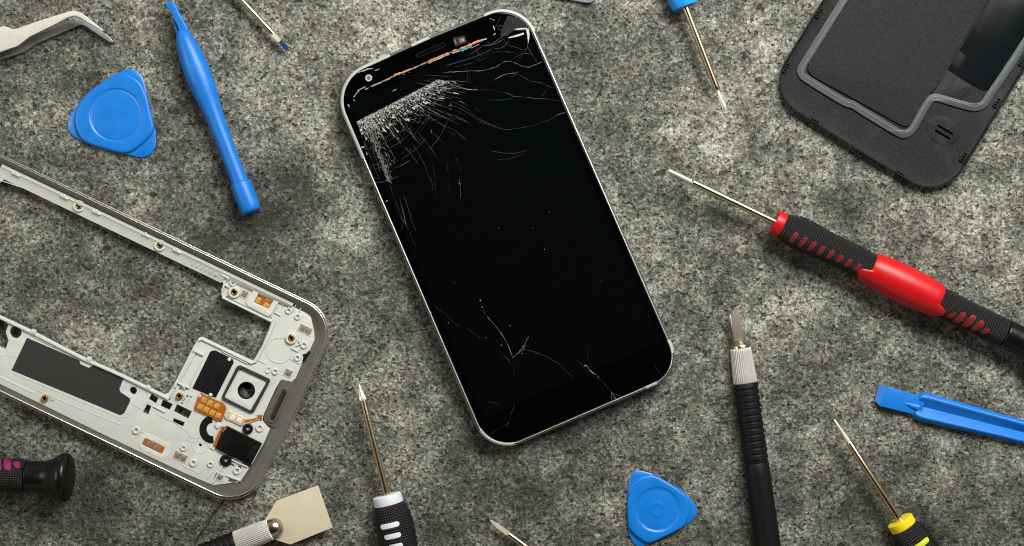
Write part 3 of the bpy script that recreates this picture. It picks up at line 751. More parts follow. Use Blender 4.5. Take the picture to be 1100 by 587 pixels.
def flat_tip(ax, t0, t1, w0, w1, th0, th1):
    """ground screwdriver blade: hexahedron tapering along the axis (px)"""
    a = Acc(); rows = []
    for tt, w, th in ((t0, w0, th0), ((t0 + t1) / 2, (w0 * .6 + w1 * .4), (th0 + th1) / 2), (t1, w1, th1)):
        u = ax.k / PPM; c = ax.pt(tt, 0, 0)
        rows.append([a.bm.verts.new(c + ax.side * (sx * w / 2 * u) + ax.up * (sz * th / 2 * u)) for sx, sz in ((-1, -1), (1, -1), (1, 1), (-1, 1))])
    a._skin(rows); a.bm.faces.new(rows[0]); a.bm.faces.new(rows[-1]); return a

def grip_handle(parent, ax, prof, slots, inlay, nubs=(), name='grip', m='grip', slotname='grip_inlay'):
    pr = resample(prof, 5); rf = rfun(pr)
    a = Acc(); a.turn(ax, pr, 96)
    for (ts, ph) in nubs:
        for tt in ts:
            c = ax.pt(tt, ph, rf(tt) - .1); a.ball(c, .00050, .00050, .00045, 8)
    g = a.build(name, M[m], parent)
    for (tt, ph, half, w, sl) in slots:
        b = Acc(); b.pill(ax, rf, tt, ph, half, w, .12, sl); b.build(slotname, M[inlay], g)
    return rf

def build_screwdrivers():
    G = 'precision screwdrivers'
    R = math.radians
    # red
    t = thing('screwdriver', 'precision screwdriver with a bulging red and black handle, right of the phone', 'screwdriver', 900, 275, G)
    ax = Axis(835, 240, .9, .4354, 6.8)
    shaft(t, ax, [(-103, 2.0), (-102, 3.0), (-100, 3.7), (2, 3.7)])
    a = Acc(); a.turn(ax, [(-130, 1.2), (-129.5, 1.7), (-116, 2.3), (-106, 2.4), (-101, 2.4)], 20, wob=lambda t_, p: 1 + .22 * math.cos(4 * p) * max(0, min(1, (-112 - t_) / 12))); a.build('bit', M['rod_tip'], t)
    a = Acc(); a.turn(ax, [(-3.6, 4), (-3.6, 12.8), (-3, 13.5), (5, 13.7), (6, 13.4)], 56); a.build('collar', M['red'], t)
    rf = grip_handle(t, ax, [(5.5, 12.6), (7, 13.8), (14, 15.8), (24, 17.4), (36, 17.4), (50, 16.4), (70, 15.7), (90, 15.7), (106, 16.0), (112, 16)],
                [(20.5 + 10.75 * i, R(29 - .6 * i), R(25 - .9 * i), 4.6, -1.0) for i in range(8)], 'dark_red', [([20 + 4.1 * i for i in range(21)], R(-82)), ([22 + 4.1 * i for i in range(20)], R(-66))])
    # barrel with scalloped ends
    bp = [(92, 15.8), (103, 16.6), (112, 17.7), (128, 19.4), (148, 20.3), (168, 19.7), (186, 18.2), (200, 16.6), (210, 15.6)]
    bf = rfun(resample(bp, 5)); b = Acc(); rings = []; n = 120
    for i in range(25):
        u = i / 24; ring = []
        for j in range(n):
            ph = 2 * PI * j / n
            ss = lambda a_, b_: (lambda q_: q_ * q_ * (3 - 2 * q_))(max(0, min(1, (math.degrees(ph) - a_) / (b_ - a_))))
            s0 = 110.5 - 14 * ss(7, 27) * (1 - .45 * ss(40, 85)) * (1 - ss(95, 130)); s1 = 191.5 + 11 * ss(12, 30) * (1 - .5 * ss(45, 85)) * (1 - ss(95, 130))
            tt = s0 + (s1 - s0) * u; e = min(u, 1 - u); h = .15 if e > .04 else .15 - (1 - e / .04) * 1.3
            ring.append(b.bm.verts.new(ax.pt(tt, ph, bf(tt) + h + .15)))
        rings.append(ring)
    b._skin(rings); b.build('barrel', M['red'], t, 60)
    grip_handle(t, ax, [(185, 16), (196, 16.1), (215, 15.6), (240, 15.3), (262, 15.3), (270, 15.4)],
                [(208.5, R(36), R(17), 6.0, -1.5), (217.5, R(31), R(30), 6.8, -1.8), (228, R(29), R(35), 6.8, -1.8), (238.5, R(29), R(31), 6.8, -1.8), (248, R(32), R(18), 6.4, -1.5)], 'dark_red')
    a = Acc(); a.turn(ax, resample([(270.8, 12), (271.3, 15.2), (276, 15.6), (290, 15.8), (305, 18), (318, 20.1), (328, 20), (334, 17), (335.5, 10)], 5), 56); a.build('end_cap', M['black_gloss'], t)
    # white-collared
    t = thing('screwdriver', 'screwdriver with a white collar and white slots on its black handle', 'screwdriver', 414, 530, G)
    ax = Axis(417, 538, .243, .97, 6.6)
    shaft(t, ax, [(-112, 3.3), (-111, 3.5), (2, 3.3)])
    a = Acc(); a.turn(ax, [(-129, .3), (-127.5, .9), (-119, 2.3), (-113.5, 4.0), (-111.5, 4.0), (-110.5, 3.3)], 32, wob=lambda t_, p: 1 - .42 * max(0, min(1, (-110.8 - t_) / 3)) * (.5 - .5 * math.cos(4 * p + .7)) ** 2); a.build('bit', M['rod_tip'], t)
    a = Acc(); a.turn(ax, [(-6.2, 6), (-6.2, 14.6), (-5.6, 15.4), (3, 16.0), (4, 15.6)], 56); a.slab([(400.6, 540), (404, 538), (405, 542), (402, 543)], 5.0, 7.2, .5); a.build('collar', M['white_pl'], t)
    sl = [(24, R(9), R(31), 5.4, 0), (35.6, R(8), R(27), 5.4, 0), (47, R(7), R(24), 5.4, 0), (58, R(7), R(22), 5.2, 0), (69, R(7), R(20), 5, 0)]
    grip_handle(t, ax, [(3, 14.6), (5, 16.6), (12, 18.9), (22, 20.4), (35, 20.5), (55, 18.8), (80, 17.4), (110, 18.6), (140, 17)], sl, 'white_pl', [([16 + 7.2 * i for i in range(9)], R(-84)), ([19 + 7.2 * i for i in range(9)], R(-72)), ([14 + 7.2 * i for i in range(9)], R(84))])
    # yellow-collared
    t = thing('screwdriver', 'screwdriver with a yellow collar and lime slots, in the bottom right corner', 'screwdriver', 945, 535, G)
    ax = Axis(967.3, 560.5, .545, .838, 6.4)
    shaft(t, ax, [(-103.5, 1.8), (-102.5, 3.0), (-101, 3.7), (2, 3.7)])
    a = Acc(); a.turn(ax, [(-131, .7), (-128, 1.4), (-118, 1.9), (-112, 2.0), (-108, 2.6), (-102, 2.7)], 20); a.build('bit', M['rod_tip'], t)
    a = Acc(); a.turn(ax, [(-2, 6), (-2, 13.8), (-1.4, 14.5), (6, 14.7), (7, 14.3)], 56); a.build('collar', M['yellow'], t)
    grip_handle(t, ax, [(6, 13.4), (8, 15), (14, 17.4), (24, 19.6), (36, 20), (55, 18.6), (80, 17), (110, 18), (140, 17)],
                [(27.5, R(-10), R(33), 5.6, 0), (39, R(-10), R(31), 5.4, 0), (50, R(-10), R(28), 5.4, 0)], 'lime', [([12 + 4.3 * i for i in range(16)], R(-80)), ([14 + 4.3 * i for i in range(16)], R(-62)), ([13 + 4.3 * i for i in range(16)], R(80))])
    # blue-collared at the top
    t = thing('screwdriver', 'screwdriver with a bright blue collar and slim steel shaft at the top edge', 'screwdriver', 755, 50, G)
    ax = Axis(735.5, 6, .36, .933, 5.2)
    shaft(t, ax, [(-2, 3.9), (94, 3.7), (97, 3.5), (98, 2.6)])
    a = Acc(); a.turn(ax, [(96, 2.0), (103, 1.8), (108, 2.4), (113, 2.9), (118, 2.5), (121.5, 1.4), (122, .5)], 28, wob=lambda t_, p: 1 - .4 * max(0, min(1, (t_ - 103) / 6)) * (.5 - .5 * math.cos(4 * p + .5)) ** 2); a.build('bit', M['rod_tip'], t)
    a = Acc(); a.turn(ax, [(2.2, 5), (2.2, 12.6), (1.6, 13.8), (-4, 15), (-10, 15.4), (-16, 15)], 56); a.build('collar', M['bluecollar'], t)
    grip_handle(t, ax, [(-140, 15), (-110, 15.5), (-60, 15.2), (-30, 15.4), (-16, 15), (-15, 14)][::1], [], 'lime')
    # bare shaft at top left
    t = thing('screwdriver', 'thin bare steel screwdriver shaft with a blue flat tip', 'screwdriver', 285, 25, G)
    ax = Axis(258, -1, 37, 39.5, 3.2)
    shaft(t, ax, [(-60, 3.4), (40, 3.3), (50, 3.0), (52, 2.6)])
    flat_tip(ax, 50, 63, 4.6, 4.0, 4.6, 2.4).build('neck', M['rod_tip'], t)
    flat_tip(ax, 62.5, 74.5, 4.2, 5.4, 2.6, 1.2).build('tip', M['blue_tip'], t)
    grip_handle(t, ax, [(-150, 9.4), (-110, 9.5), (-70, 9.4), (-52, 9), (-50, 7)], [], 'lime')
    # bit at the bottom
    t = thing('screwdriver', 'thin flat-tip screwdriver shaft at the bottom edge, between white-collared screwdriver and blue pick', 'screwdriver', 550, 575, G)
    ax = Axis(546, 573.5, .80, .60, 3.2)
    shaft(t, ax, [(-.5, 1.8), (.3, 2.9), (2, 3.2), (70, 3.2)])
    flat_tip(ax, -24, -14, 1.6, 5.0, .8, 2.6).build('tip', M['rod_tip'], t)
    flat_tip(ax, -14.5, .5, 4.9, 4.0, 2.6, 3.6).build('neck', M['rod_tip'], t)
    grip_handle(t, ax, [(64, 7), (66, 9), (90, 9.5), (130, 9.4), (160, 9.4)], [], 'lime')
    # magenta handle
    t = thing('screwdriver', 'butt end of a black screwdriver handle with magenta slots and flared cap', 'screwdriver', 35, 513, G)
    ax = Axis(28, 511.5, 1, .045, 8.9)
    grip_handle(t, ax, [(-160, 17), (-100, 18.5), (-50, 18.5), (-20, 17.6), (-2, 17.2), (0, 16.8)],
                [(-7.5, R(-52), R(17), 6.4, 2.0), (-17.5, R(-52), R(28), 7.4, 2.6), (-28, R(-52), R(32), 7.4, 2.6), (-38.5, R(-52), R(30), 7.4, 2.6)], 'magenta')
    a = Acc(); a.turn(ax, resample([(.8, 12), (1.2, 16.4), (6, 16.6), (14, 16.7), (21, 17.4), (27, 19.6), (33, 23.4), (38, 26.0), (42, 26.5), (45, 25.4), (47.5, 22), (48.6, 15), (48.8, 6)], 6), 72); a.build('end_cap', M['black_gloss'], t)
build_screwdrivers()

# ------------------------------------------------------------------ thin metal plate at the top edge
def build_plate():
    t = thing('metal_spatula', 'thin steel plate tool with a rounded corner just showing at the top edge', 'spatula', 620, -20)
    a = Acc(); a.slab(smooth([(575, -60), (640, -62), (642, -30), (641, -6), (638.5, .5), (633, 3.2), (624, 2.4), (606, -1), (585, -5), (574, -9), (572, -30)], 5), .3, 1.3, .25)
    a.build('blade', M['dark_steel'], t)
build_plate()

# ------------------------------------------------------------------ flat blue pry bar
def build_prybar():
    t = thing('pry_bar', 'flat blue plastic pry bar with a chisel end and grooved handle', 'pry tool', 1020, 445)
    x0, y0, dx, dy = 984.5, 435.5, .969, .246
    ax = Axis(x0, y0, dx, dy, 1.5)
    a = Acc(); rows = []
    sec = [(-1, .25), (-1, 1.9), (-.95, 2.5), (-.80, 3.3), (-.70, 3.5), (-.58, 3.4), (-.04, 1.3), (.0, 1.25), (.06, 1.45), (.55, 3.2), (.66, 3.5), (.76, 3.35), (.93, 2.5), (1, 1.9), (1, .25)]
    for s_, hw, zf in ((-.5, 11, .70), (.2, 12.6, .86), (1.5, 14.0, .95), (3.5, 15.0, 1), (7, 15.6, 1), (12, 15.6, 1), (45, 14.7, 1), (90, 13.4, 1), (120, 12.8, 1), (160, 12.6, 1), (220, 12.5, 1)):
        c = ax.pt(s_, 0, 0); u = ax.k / PPM
        rows.append([a.bm.verts.new(Vector((c.x, c.y, 0)) + ax.side * (q * hw * u) + ax.up * (z_ * zf / 1000)) for q, z_ in sec])
    a._skin(rows); a.bm.faces.new(rows[0]); a.bm.faces.new(rows[-1])
    a.build('handle', M['blue_tool'], t, 25)
    a = Acc()
    hd = [(951.5, 416.2), (953.5, 415.8), (995, 427), (989, 447.5), (946, 436.8), (944.6, 436)]
    a.slab(hd, .5, 2.5, .3)
    # ground chisel face, sloping down to its edge
    vs = {}
    for nm, x, y, z_ in (('a', 944.5, 413, .9), ('b', 952, 415.9, 2.5), ('c', 945.4, 436.7, 2.5), ('d', 939.6, 430.5, .9), ('e', 944.5, 413, .5), ('f', 952, 415.9, .5), ('g', 945.4, 436.7, .5), ('h', 939.6, 430.5, .5)):
        vs[nm] = a.bm.verts.new(W(x, y, z_ / 1000))
    for f in ('abcd', 'hgfe', 'aefb', 'bfgc', 'cghd', 'dhea'): a.bm.faces.new([vs[q] for q in f])
    a.turn(Axis(969, 432.5, .95, .3, 2.2), [(0, .3), (4, 1.6), (9, 2.9), (18, 4.2)], 20)
    a.build('chisel_tip', M['blue_tool'], t, 25)
build_prybar()

# ------------------------------------------------------------------ craft knives
def ribbed(t0, t1, r, nrib, depth=1.1):
    o = [(t0, r - 2), (t0 + .5, r - .2)]
    p = (t1 - t0) / nrib
    for i in range(nrib):
        a = t0 + i * p
        o += [(a + .06 * p + .5, r), (a + .70 * p, r + .1), (a + .76 * p, r - depth), (a + .94 * p, r - depth)]
    return o
def build_knives():
    G = 'craft knives'
    t = thing('craft_knife', 'black ribbed craft knife with a silver collar and short slanted blade', 'knife', 815, 470, G)
    ax = Axis(800.7, 412, .1365, .99, 4.6)
    a = Acc(); a.slab([(793.3, 328.4), (799.3, 367), (788.8, 368.4), (783.3, 338.5)], 4.7, 5.25, .05); bl = a.build('blade', M['blade'], t)
    a = Acc(); a.slab([(784.9, 339.2), (789.8, 368.2), (788.5, 368.4), (783.6, 339.4)], 4.66, 5.30, .04); a.build('cutting_edge', M['blade_edge'], bl)
    a = Acc(); a.slab([(793.0, 328.2), (793.6, 331.2), (784.6, 340.2), (783.0, 338.3)], 4.66, 5.29, .04); a.build('ground_bevel', M['dark_steel'], bl)
    a = Acc(); a.turn(ax, [(-47, 5.5), (-46, 6.8), (-44, 7.4), (-42, 9.8), (-40.5, 10.4), (-38.5, 10.6), (-37.6, 10)], 40); a.build('chuck', M['brass'], t)
    fer = lambda t_, p: 1 - .085 * (.5 + .5 * math.cos(34 * p)) ** 2
    a = Acc(); a.turn(ax, [(-38.2, 9), (-38, 10.9), (-37, 11.3), (-34, 11.4), (-10, 12.6), (-1.5, 13), (-.4, 12.8), (0, 12)], 272, wob=fer); a.build('ferrule', M['ferrule'], t, 60)
    pr = ribbed(0, 84, 13.3, 12, 1.0) + [(84.3, 13.2), (86, 12.6), (87.5, 13.2), (100, 13.5), (130, 13.6), (175, 13.9), (230, 14.2), (280, 13.5)]
    a = Acc(); a.turn(ax, pr, 56); a.build('handle', M['black_rubber'], t, 30)
    t = thing('craft_knife', 'craft knife with a broad beige scraper blade, below the white phone frame', 'knife', 275, 570, G)
    ax = Axis(290.8, 568.8, -.932, .362, 4.3)
    a = Acc(); a.slab([(284.5, 561), (286, 556.5), (296.7, 538.3), (341.6, 521.6), (357.4, 566.8), (312, 585.2), (295, 580), (291, 575)], 3.75, 4.15, .06); a.build('blade', M['scraper'], t)
    a = Acc(); a.turn(ax, resample([(-13.5, 2), (-13, 5), (-10.5, 8.6), (-6, 10.5), (-2, 10.8), (1, 10.6)], 4), 40); a.build('chuck', M['brass'], t)
    a = Acc(); a.turn(ax, [(-.4, 9.5), (0, 11.4), (.8, 11.8), (20, 12.3), (38, 12.9), (39, 12.4)], 272, wob=fer); a.build('ferrule', M['ferrule'], t, 60)
    a = Acc(); a.turn(ax, ribbed(39, 123, 13.0, 12, 1.1) + [(124, 13), (200, 13.6), (260, 13)], 56); a.build('handle', M['black_rubber'], t, 30)
build_knives()

# ------------------------------------------------------------------ black back cover
def build_cover():
    t = thing('back_cover', 'black phone back cover lying inside up with a grey rubber seal', 'phone cover', 1000, 60)
    u = Vector((.5235, -.852)); w = Vector((.852, .5235))
    o = Vector((822.5, 99.5))
    def C(a, b): p = o + u * a + w * b; return (p.x, p.y)
    Wd, Ln = 224.5, 430
    c4 = [C(0, 0), C(Ln, 0), C(Ln, Wd), C(0, Wd)]
    mid = C(-1.6, Wd / 2)
    raw = fillet([c4[0], c4[1], c4[2], c4[3], mid], [39, 39, 39, 40, 0], 14); ol = []
    for i in range(len(raw)):
        p, q = Vector(raw[i]).to_2d(), Vector(raw[(i + 1) % len(raw)]).to_2d(); m = max(1, int((q - p).length / 6))
        for j in range(m): ol.append(tuple(p.lerp(q, j / m)))
    a = Acc(); a.loft(ol, [(3.4, .02), (1.6, .35), (.5, 1.4), (.08, 2.6), (0, 3.1), (.12, 3.3), (.38, 3.32), (.55, 3.15), (.62, 2.4), (.9, 2.0), (2.0, 1.75), (3.5, 1.65), (6.5, 1.55), (10, 1.5)], top=True)
    # speaker swell and its rounded step
    rr = [(lambda th, k=k: k * (1 / math.sqrt((math.cos(th - R0) / 19) ** 2 + (math.sin(th - R0) / 13.5) ** 2))) for k in (1.0, .93, .86, .8, .1)] if False else None
    a.build('tray', M['shell_in'], t, 30)
    R0 = math.atan2(.5235, .852)
    def ell(k, ra=17.5, rb=14.0): return lambda th: k / math.sqrt((math.cos(th - R0) / ra) ** 2 + (math.sin(th - R0) / rb) ** 2)
    a = Acc(); a.polar(1013, 141, [(ell(1.12), 1.48), (ell(1.04), 1.56), (ell(.97), 1.68), (ell(.88), 1.76), (ell(.5), 1.78), (ell(.02), 1.78)], 60, 2.0); sw = a.build('speaker_swell', M['shell_in'], t, 60)
    a = Acc()
    for (x0, y0, x1, y1) in ((1007.5, 134.8, 1024, 144.5), (1004.5, 140, 1021, 149.3)): a.slab(fillet(stroke([(x0, y0), (x1, y1)], 2.2), .8, 3), 1.7, 1.9)
    a.build('speaker_slot_shade', M['hole_shade'], sw)  # raised dark strips painting the shade of the speaker slots
    a = Acc(); a.slab([fillet(stroke([(1006.7, 134.2), (1024.8, 145)], 3.0), 1, 3), fillet(stroke([(1007.5, 134.8), (1024, 144.5)], 1.9), .8, 3)], 1.7, 1.86, .03); a.build('slot_rim', M['shell_in'], sw)
    # felt pad
    fp = [(1070, -260), (1064, -2), (1018, 73), (999, 103), (985, 127), (977, 136), (970, 137), (930, 114), (873, 81.5), (867, 75), (868.5, 67), (891, 31), (912, -6), (1055, -240)]
    fp = [C(330, 172), (1062, 0), (1019, 71), (1001, 99), (984, 127), (977.5, 135), (970.5, 136), (930, 113.5), (873.5, 82.5), (867.5, 76), (869, 68), (891.5, 31.5), C(330, 30)]
    a = Acc(); a.slab(fillet(fp, [2, 0, 0, 4, 0, 5, 5, 0, 6, 6, 4, 0, 2], 4), 1.4, 2.15, .2); a.build('felt_pad', M['felt'], t)
    # film panel with its outlined smaller panels
    a = Acc(); a.slab([C(330, 176), (1066, -3), (1017.5, 74), (1031, 83), (1045, 92), (1052, 96), (1058, 98), (1062, 96.5), (1104, 33), C(330, 212)], 1.5, 1.72, .04); fm = a.build('film_sticker', M['film'], t)
    a = Acc(); a.slab([(1063.5, 3), (1072, 8), (1055, 37), (1046, 32)], 1.7, 1.78, .03); a.slab([(1030, 55), (1038, 60), (1030, 74), (1022, 69)], 1.7, 1.78, .03); a.build('label_panel', M['film2'], fm)
    a = Acc(); a.slab(fillet([(1017, 76), (1045, 92.5), (1034, 106), (1027, 107.5), (1002, 101)], [1, 2, 4, 4, 1], 4), 1.5, 1.95, .12); a.build('plastic_web', M['shell_in'], t)
    a = Acc(); a.slab(stroke([(1066, -3), (1041, 37), (1017, 75), (1001, 100)], 1.6), 1.5, 2.45, .15); a.build('rib', M['shell_in'], t)
    # seal: broad grey band with a finer ridge
    path = [(906.5, 0), (887, 31), (872, 55), (862.5, 70.5), (860.2, 76), (862.3, 81), (867, 85), (886, 97), (907, 109.5), (917, 113), (927, 119.5), (945, 130.5), (966, 143), (971.5, 144.3), (977, 142), (982, 136), (994, 115), (1000, 106.8), (1005, 104.8), (1012, 106.2), (1030, 111.5), (1045, 115.3), (1052, 114.6), (1058, 110.5), (1064, 101.5), (1086, 69.5), (1106, 38), (1130, 0)]
    path = [C(330, 22)] + path + [C(330, 218)]
    sp = smooth(path, 5, False)
    a = Acc(); a.slab(stroke(sp, 8.6), 1.5, 2.2, .22); gk = a.build('seal', M['gasket'], t, 50)
    off = []
    for i, p in enumerate(sp):
        d = (Vector(sp[min(len(sp) - 1, i + 1)]).to_2d() - Vector(sp[max(0, i - 1)]).to_2d()).normalized(); off.append((p[0] + d.y * 1.0, p[1] - d.x * 1.0))
    a = Acc(); a.slab(stroke(off, 1.0), 2.15, 2.36, .08); a.build('seal_ridge', M['gasket_line'], gk)
    # clips round the edge
    base = None
    for (x, y, ang) in ((844.5, 73, -57), (880, 14.5, -57), (875, 130.5, 31), (967, 187.5, 31), (1035.5, 169, -57), (1071.5, 110.5, -57), (1099, 66, -57)):
        a = Acc(); q = quad(x, y, 10.5, 5, ang); qi = [quad(x + math.cos(math.radians(ang)) * s_, y + math.sin(math.radians(ang)) * s_, 2.2, 3.0, ang) for s_ in (-3.2, 0, 3.2)]
        a.slab([q] + qi, 1.7, 2.6, .1); cl = a.build('clip', M['shell_in'], t)
        b = Acc(); b.slab(quad(x, y, 9.5, 4, ang), 1.7, 2.0); b.build('clip_gap', M['matte_black'], cl)
build_cover()

# ------------------------------------------------------------------ white mid frame
def build_frame():
    t = thing('phone_frame', 'stripped white phone mid frame with chrome rim and open battery bay', 'phone frame', 180, 350)
    u, w = Vector((.9023, .4311)), Vector((-.4311, .9023))
    def F(a, b): p = u * a + w * b; return (p.x, p.y)
    c0 = Vector((0, 166)); b0 = c0.dot(w) ; b1 = Vector((109, 472.5)).dot(w) + 4; a1 = Vector((319.5, 431.5)).dot(u); a0 = a1 - 436
    raw = fillet([F(a0, b0), F(a1 + 1, b0), F(a1 + 4, (b0 + b1) / 2), F(a1 + 1, b1), F(a0, b1)], [38, 38, 0, 40, 38], 16); ol = []
    for i in range(len(raw)):
        p, q = Vector(raw[i]).to_2d(), Vector(raw[(i + 1) % len(raw)]).to_2d(); m = max(1, int((q - p).length / 6))
        for j in range(m): ol.append(tuple(p.lerp(q, j / m)))
    # chrome rim: two polished beads with a dark groove between them
    a = Acc(); a.loft(ol, [(1.8, .05), (.8, .15), (.2, .9), (.0, 1.8), (.02, 2.4), (.08, 2.6), (.16, 2.65), (.24, 2.58), (.28, 2.2), (.42, 2.2), (.44, 4.3), (.50, 4.75), (.60, 4.96), (.72, 5.0), (.84, 4.92), (.92, 4.7), (.94, 3.0)], False, False,
        [(1.8, .05), (.8, .15), (.2, .9), (.0, 1.8), (.03, 2.4), (.1, 2.6), (.2, 2.65), (.32, 2.58), (.4, 2.2), (.95, 2.4), (1.15, 4.3), (1.2, 4.75), (1.3, 4.95), (1.43, 5.0), (1.56, 4.93), (1.68, 4.7), (1.70, 3.0)], w); a.build('rim', M['chrome'], t)
    a = Acc(); a.loft(ol, [(.88, 3.0), (.90, 4.64), (1.1, 4.66), (1.8, 4.40), (3.0, 3.7), (4.2, 2.95), (5.0, 2.7), (6.5, 2.6), (6.5, 1.2), (4.0, .9), (1.5, .8)], False, False,
        [(1.64, 3.0), (1.66, 4.62), (1.8, 4.5), (2.05, 3.6), (2.4, 2.92), (4.2, 2.8), (5.0, 2.7), (6.5, 2.6), (6.5, 1.2), (4.0, .9), (1.5, .8)], w); a.build('bezel', M['bezel'], t, 30)
    # ---- white chassis with its openings
    P = lambda q: q
    outer = [F(a0 + 20, b0 + 13), F(40, b0 + 12.5), F(200, b0 + 12.5), (318, 327.5), (328.5, 332.5), (334, 341), (337.5, 356), (338, 365), (333, 376), (325.5, 388), (318, 406), (313.5, 410.5), (302, 408), (296, 418), (283, 446), (282, 452), (290, 461), (283, 477), (270, 500), (258, 518), (245, 519.5), (229.5, 521.5), (222, 518.5), (198, 508.5), (109, 466), (20, 422.5), F(a0 + 20, b1 - 11.5)]
    bay = [(4, 193), (30, 205), (84, 230), (130, 251), (133.5, 253.5), (148, 258.5), (178, 276), (240, 304), (237, 314), (239, 321), (266, 334.5), (291, 347), (288, 356), (281, 372), (272, 388), (246, 376), (217, 362), (213.5, 363), (207, 374), (188, 411), (181, 422), (176, 424), (132, 402.5), (88, 383), (33, 354.5), (0, 339), (-62, 311), (-20, 220), (0, 196)]
    holes = [bay, [(-4, 342), (3, 344), (12, 350), (8, 357), (14, 365), (8, 376), (0, 373.5), (-12, 366)], circle(16.6, 357, 6.6, 20), circle(143, 419.8, 4.0, 20),
             [(163, 423), (170, 428), (167, 434), (159.6, 429)], [(158, 434.4), (162.4, 436.4), (159, 446), (153, 443)], [(175, 429.6), (185.6, 434.4), (181.6, 441), (172, 436.4)],
             [(190, 434.4), (206, 442), (202, 450.4), (186.4, 442.4)], [(186.6, 449.4), (198.4, 454), (196.4, 458.6), (185, 454)], circle(264.6, 419.6, 8.6, 28), circle(215, 478.4, 1.7, 12)]
    # the round hole runs into the slot on its left
    holes[1] = [(-4, 342), (3, 344), (9, 349), (6, 357), (9, 366), (6, 375), (0, 373), (-12, 366)]
    a = Acc(); a.slab([outer] + holes, 1.3, 3.0, .1)
    ch = a.build('chassis', M['white'], t, 30)
    # raised mouldings
    a = Acc()
    def bar(pts, wd, z0=2.9, z1=3.6, bv=.12): a.slab(stroke(pts, wd), z0, z1, bv)
    bar([(-6, 338.5), (33, 357), (88, 385.2), (132, 404.6), (176, 426.3), (181, 429)], 3.2, 2.6, 3.9, .25)           # lip along the battery bay
    bar([(38, 362), (60, 373), (84, 383)], 3.0, 2.9, 3.3); bar([(100, 390), (131, 404)], 2.6, 2.9, 3.35)
    for x, y in ((36, 356.5), (95.5, 386), (159, 416.5)): a.slab(quad(x, y, 5, 4.6), 2.9, 4.1, .2)
    bar([(213.5, 366), (217, 364.5), (246, 378.5), (270, 390.5), (274.5, 389), (284, 370), (294, 347)], 2.4, 2.8, 3.7, .2)    # lip round the camera arm
    bar([(219.5, 366.5), (236, 374), (239.5, 378.2), (266, 391)], 1.0, 2.9, 3.45, .1)
    bar([(207.5, 376.5), (218.5, 381.5)], 2.4, 2.9, 3.9, .2); bar([(209.5, 378), (191, 413)], 2.0, 2.9, 3.5, .15); bar([(219.5, 381), (201.5, 418)], 1.1, 2.9, 3.3, .1)
    bar([(189, 410), (197, 415), (203, 417)], 1.6, 2.9, 3.8, .2); bar([(187, 418), (182, 428)], 1.8, 2.9, 3.8, .2); bar([(189, 411), (187.5, 417)], 2.2, 2.9, 4.0, .2); bar([(196, 414), (198.5, 418.5)], 1.2, 2.9, 3.9, .2)
    bar([(205, 423), (201, 432)], 1.0, 2.9, 3.4, .1); bar([(199.5, 424), (197, 430)], 1.2, 2.9, 3.5, .1); bar([(204, 424.5), (206.5, 426)], 1.2, 2.9, 3.5, .1)
    bar([(238, 313.5), (241, 306.5), (246.5, 309)], 2.0, 2.9, 3.7, .2); bar([(238.5, 319.5), (266, 333), (292, 345.5)], 2.2, 2.9, 3.9, .2); bar([(246, 319.5), (270, 331.5), (290, 341.5)], 1.1, 2.9, 3.4, .1)
    bar([(237, 294.5), (246, 299)], 2.4, 2.9, 4.0, .2); bar([(235, 291), (232, 296.5)], 1.2, 2.9, 4.0, .2); bar([(246.5, 297), (244, 302)], 1.2, 2.9, 4.0, .2)
    for i in range(6):
        x, y = 207.5 + i * 4.7, 281.5 + i * 2.3; bar([(x + 1.0, y - 2.5), (x - .9, y + 3.2)], 1.0, 2.9, 3.85, .12)
    for i in range(5):
        x, y = 299 + i * 5.6, 322.5 + i * 2.9; bar([(x + 1.8, y - 3), (x - 1.4, y + 4)], .8, 2.9, 3.6, .12)
    for x, y in ((17, 187.5), (69, 212), (103.5, 228.5), (156.5, 253), (190, 270)):
        bar([(x - 4.2, y - 1.8), (x + 4.2, y + 2.2)], 1.9, 2.9, 4.6, .2); bar([(x - .6, y - 3.2), (x + .4, y)], 1.8, 2.9, 4.75, .2)
    # long thin rails on the upper ledge and lower edge
    # the upper ledge falls away from the rim
    prof_ = ((8.5, 4.45), (10.5, 4.25), (11, 4.4), (12.5, 4.05), (15, 3.72), (18, 3.42), (20.5, 3.2), (22.2, 3.06), (22.3, 2.6))
    def ledge(aa, mx):
        return [a.bm.verts.new(W(*F(aa, b0 + min(q, mx)), (z_ if q <= mx else max(z_ - .35, 2.6)) / 1000)) for q, z_ in prof_]
    rows = [ledge(aa, mx) for aa, mx in ((a0 + 40, 22.3), (100, 22.3), (200, 22.3), (292, 22.3), (345, 22.3), (349, 17), (405, 16), (425, 14))]
    a._skin(rows, closed=False)
    bar([(2, 194.5), (30, 207.5 - 3.8), (84, 228), (129, 249)], .9, 2.9, 3.1, .05); bar([(128, 237), (143, 245)], 4.2, 2.9, 3.06, .04)
    bar([(0, 405), (19, 414), (37, 422.5)], 2.4, 2.9, 3.12, .06); bar([(41, 420), (90, 441), (129, 456)], .8, 2.9, 3.15, .06); bar([(12, 400), (72, 425), (128, 449), (135, 448), (141, 434)], .8, 2.9, 3.1, .04)
    bar([(0, 383.5), (8, 381.5), (14, 384.5), (18, 382)], .6, 2.9, 3.12, .04)
    bar([(141, 434), (146, 436), (152, 440)], .7, 2.9, 3.15, .04); bar([(164.5, 436.5), (177, 443)], 1.6, 2.9, 3.5, .1); bar([(168, 445), (190, 455.5), (202, 464)], .8, 2.9, 3.15, .04); bar([(202, 464), (205, 470), (212, 470.5), (215, 468)], .8, 2.9, 3.2, .05)
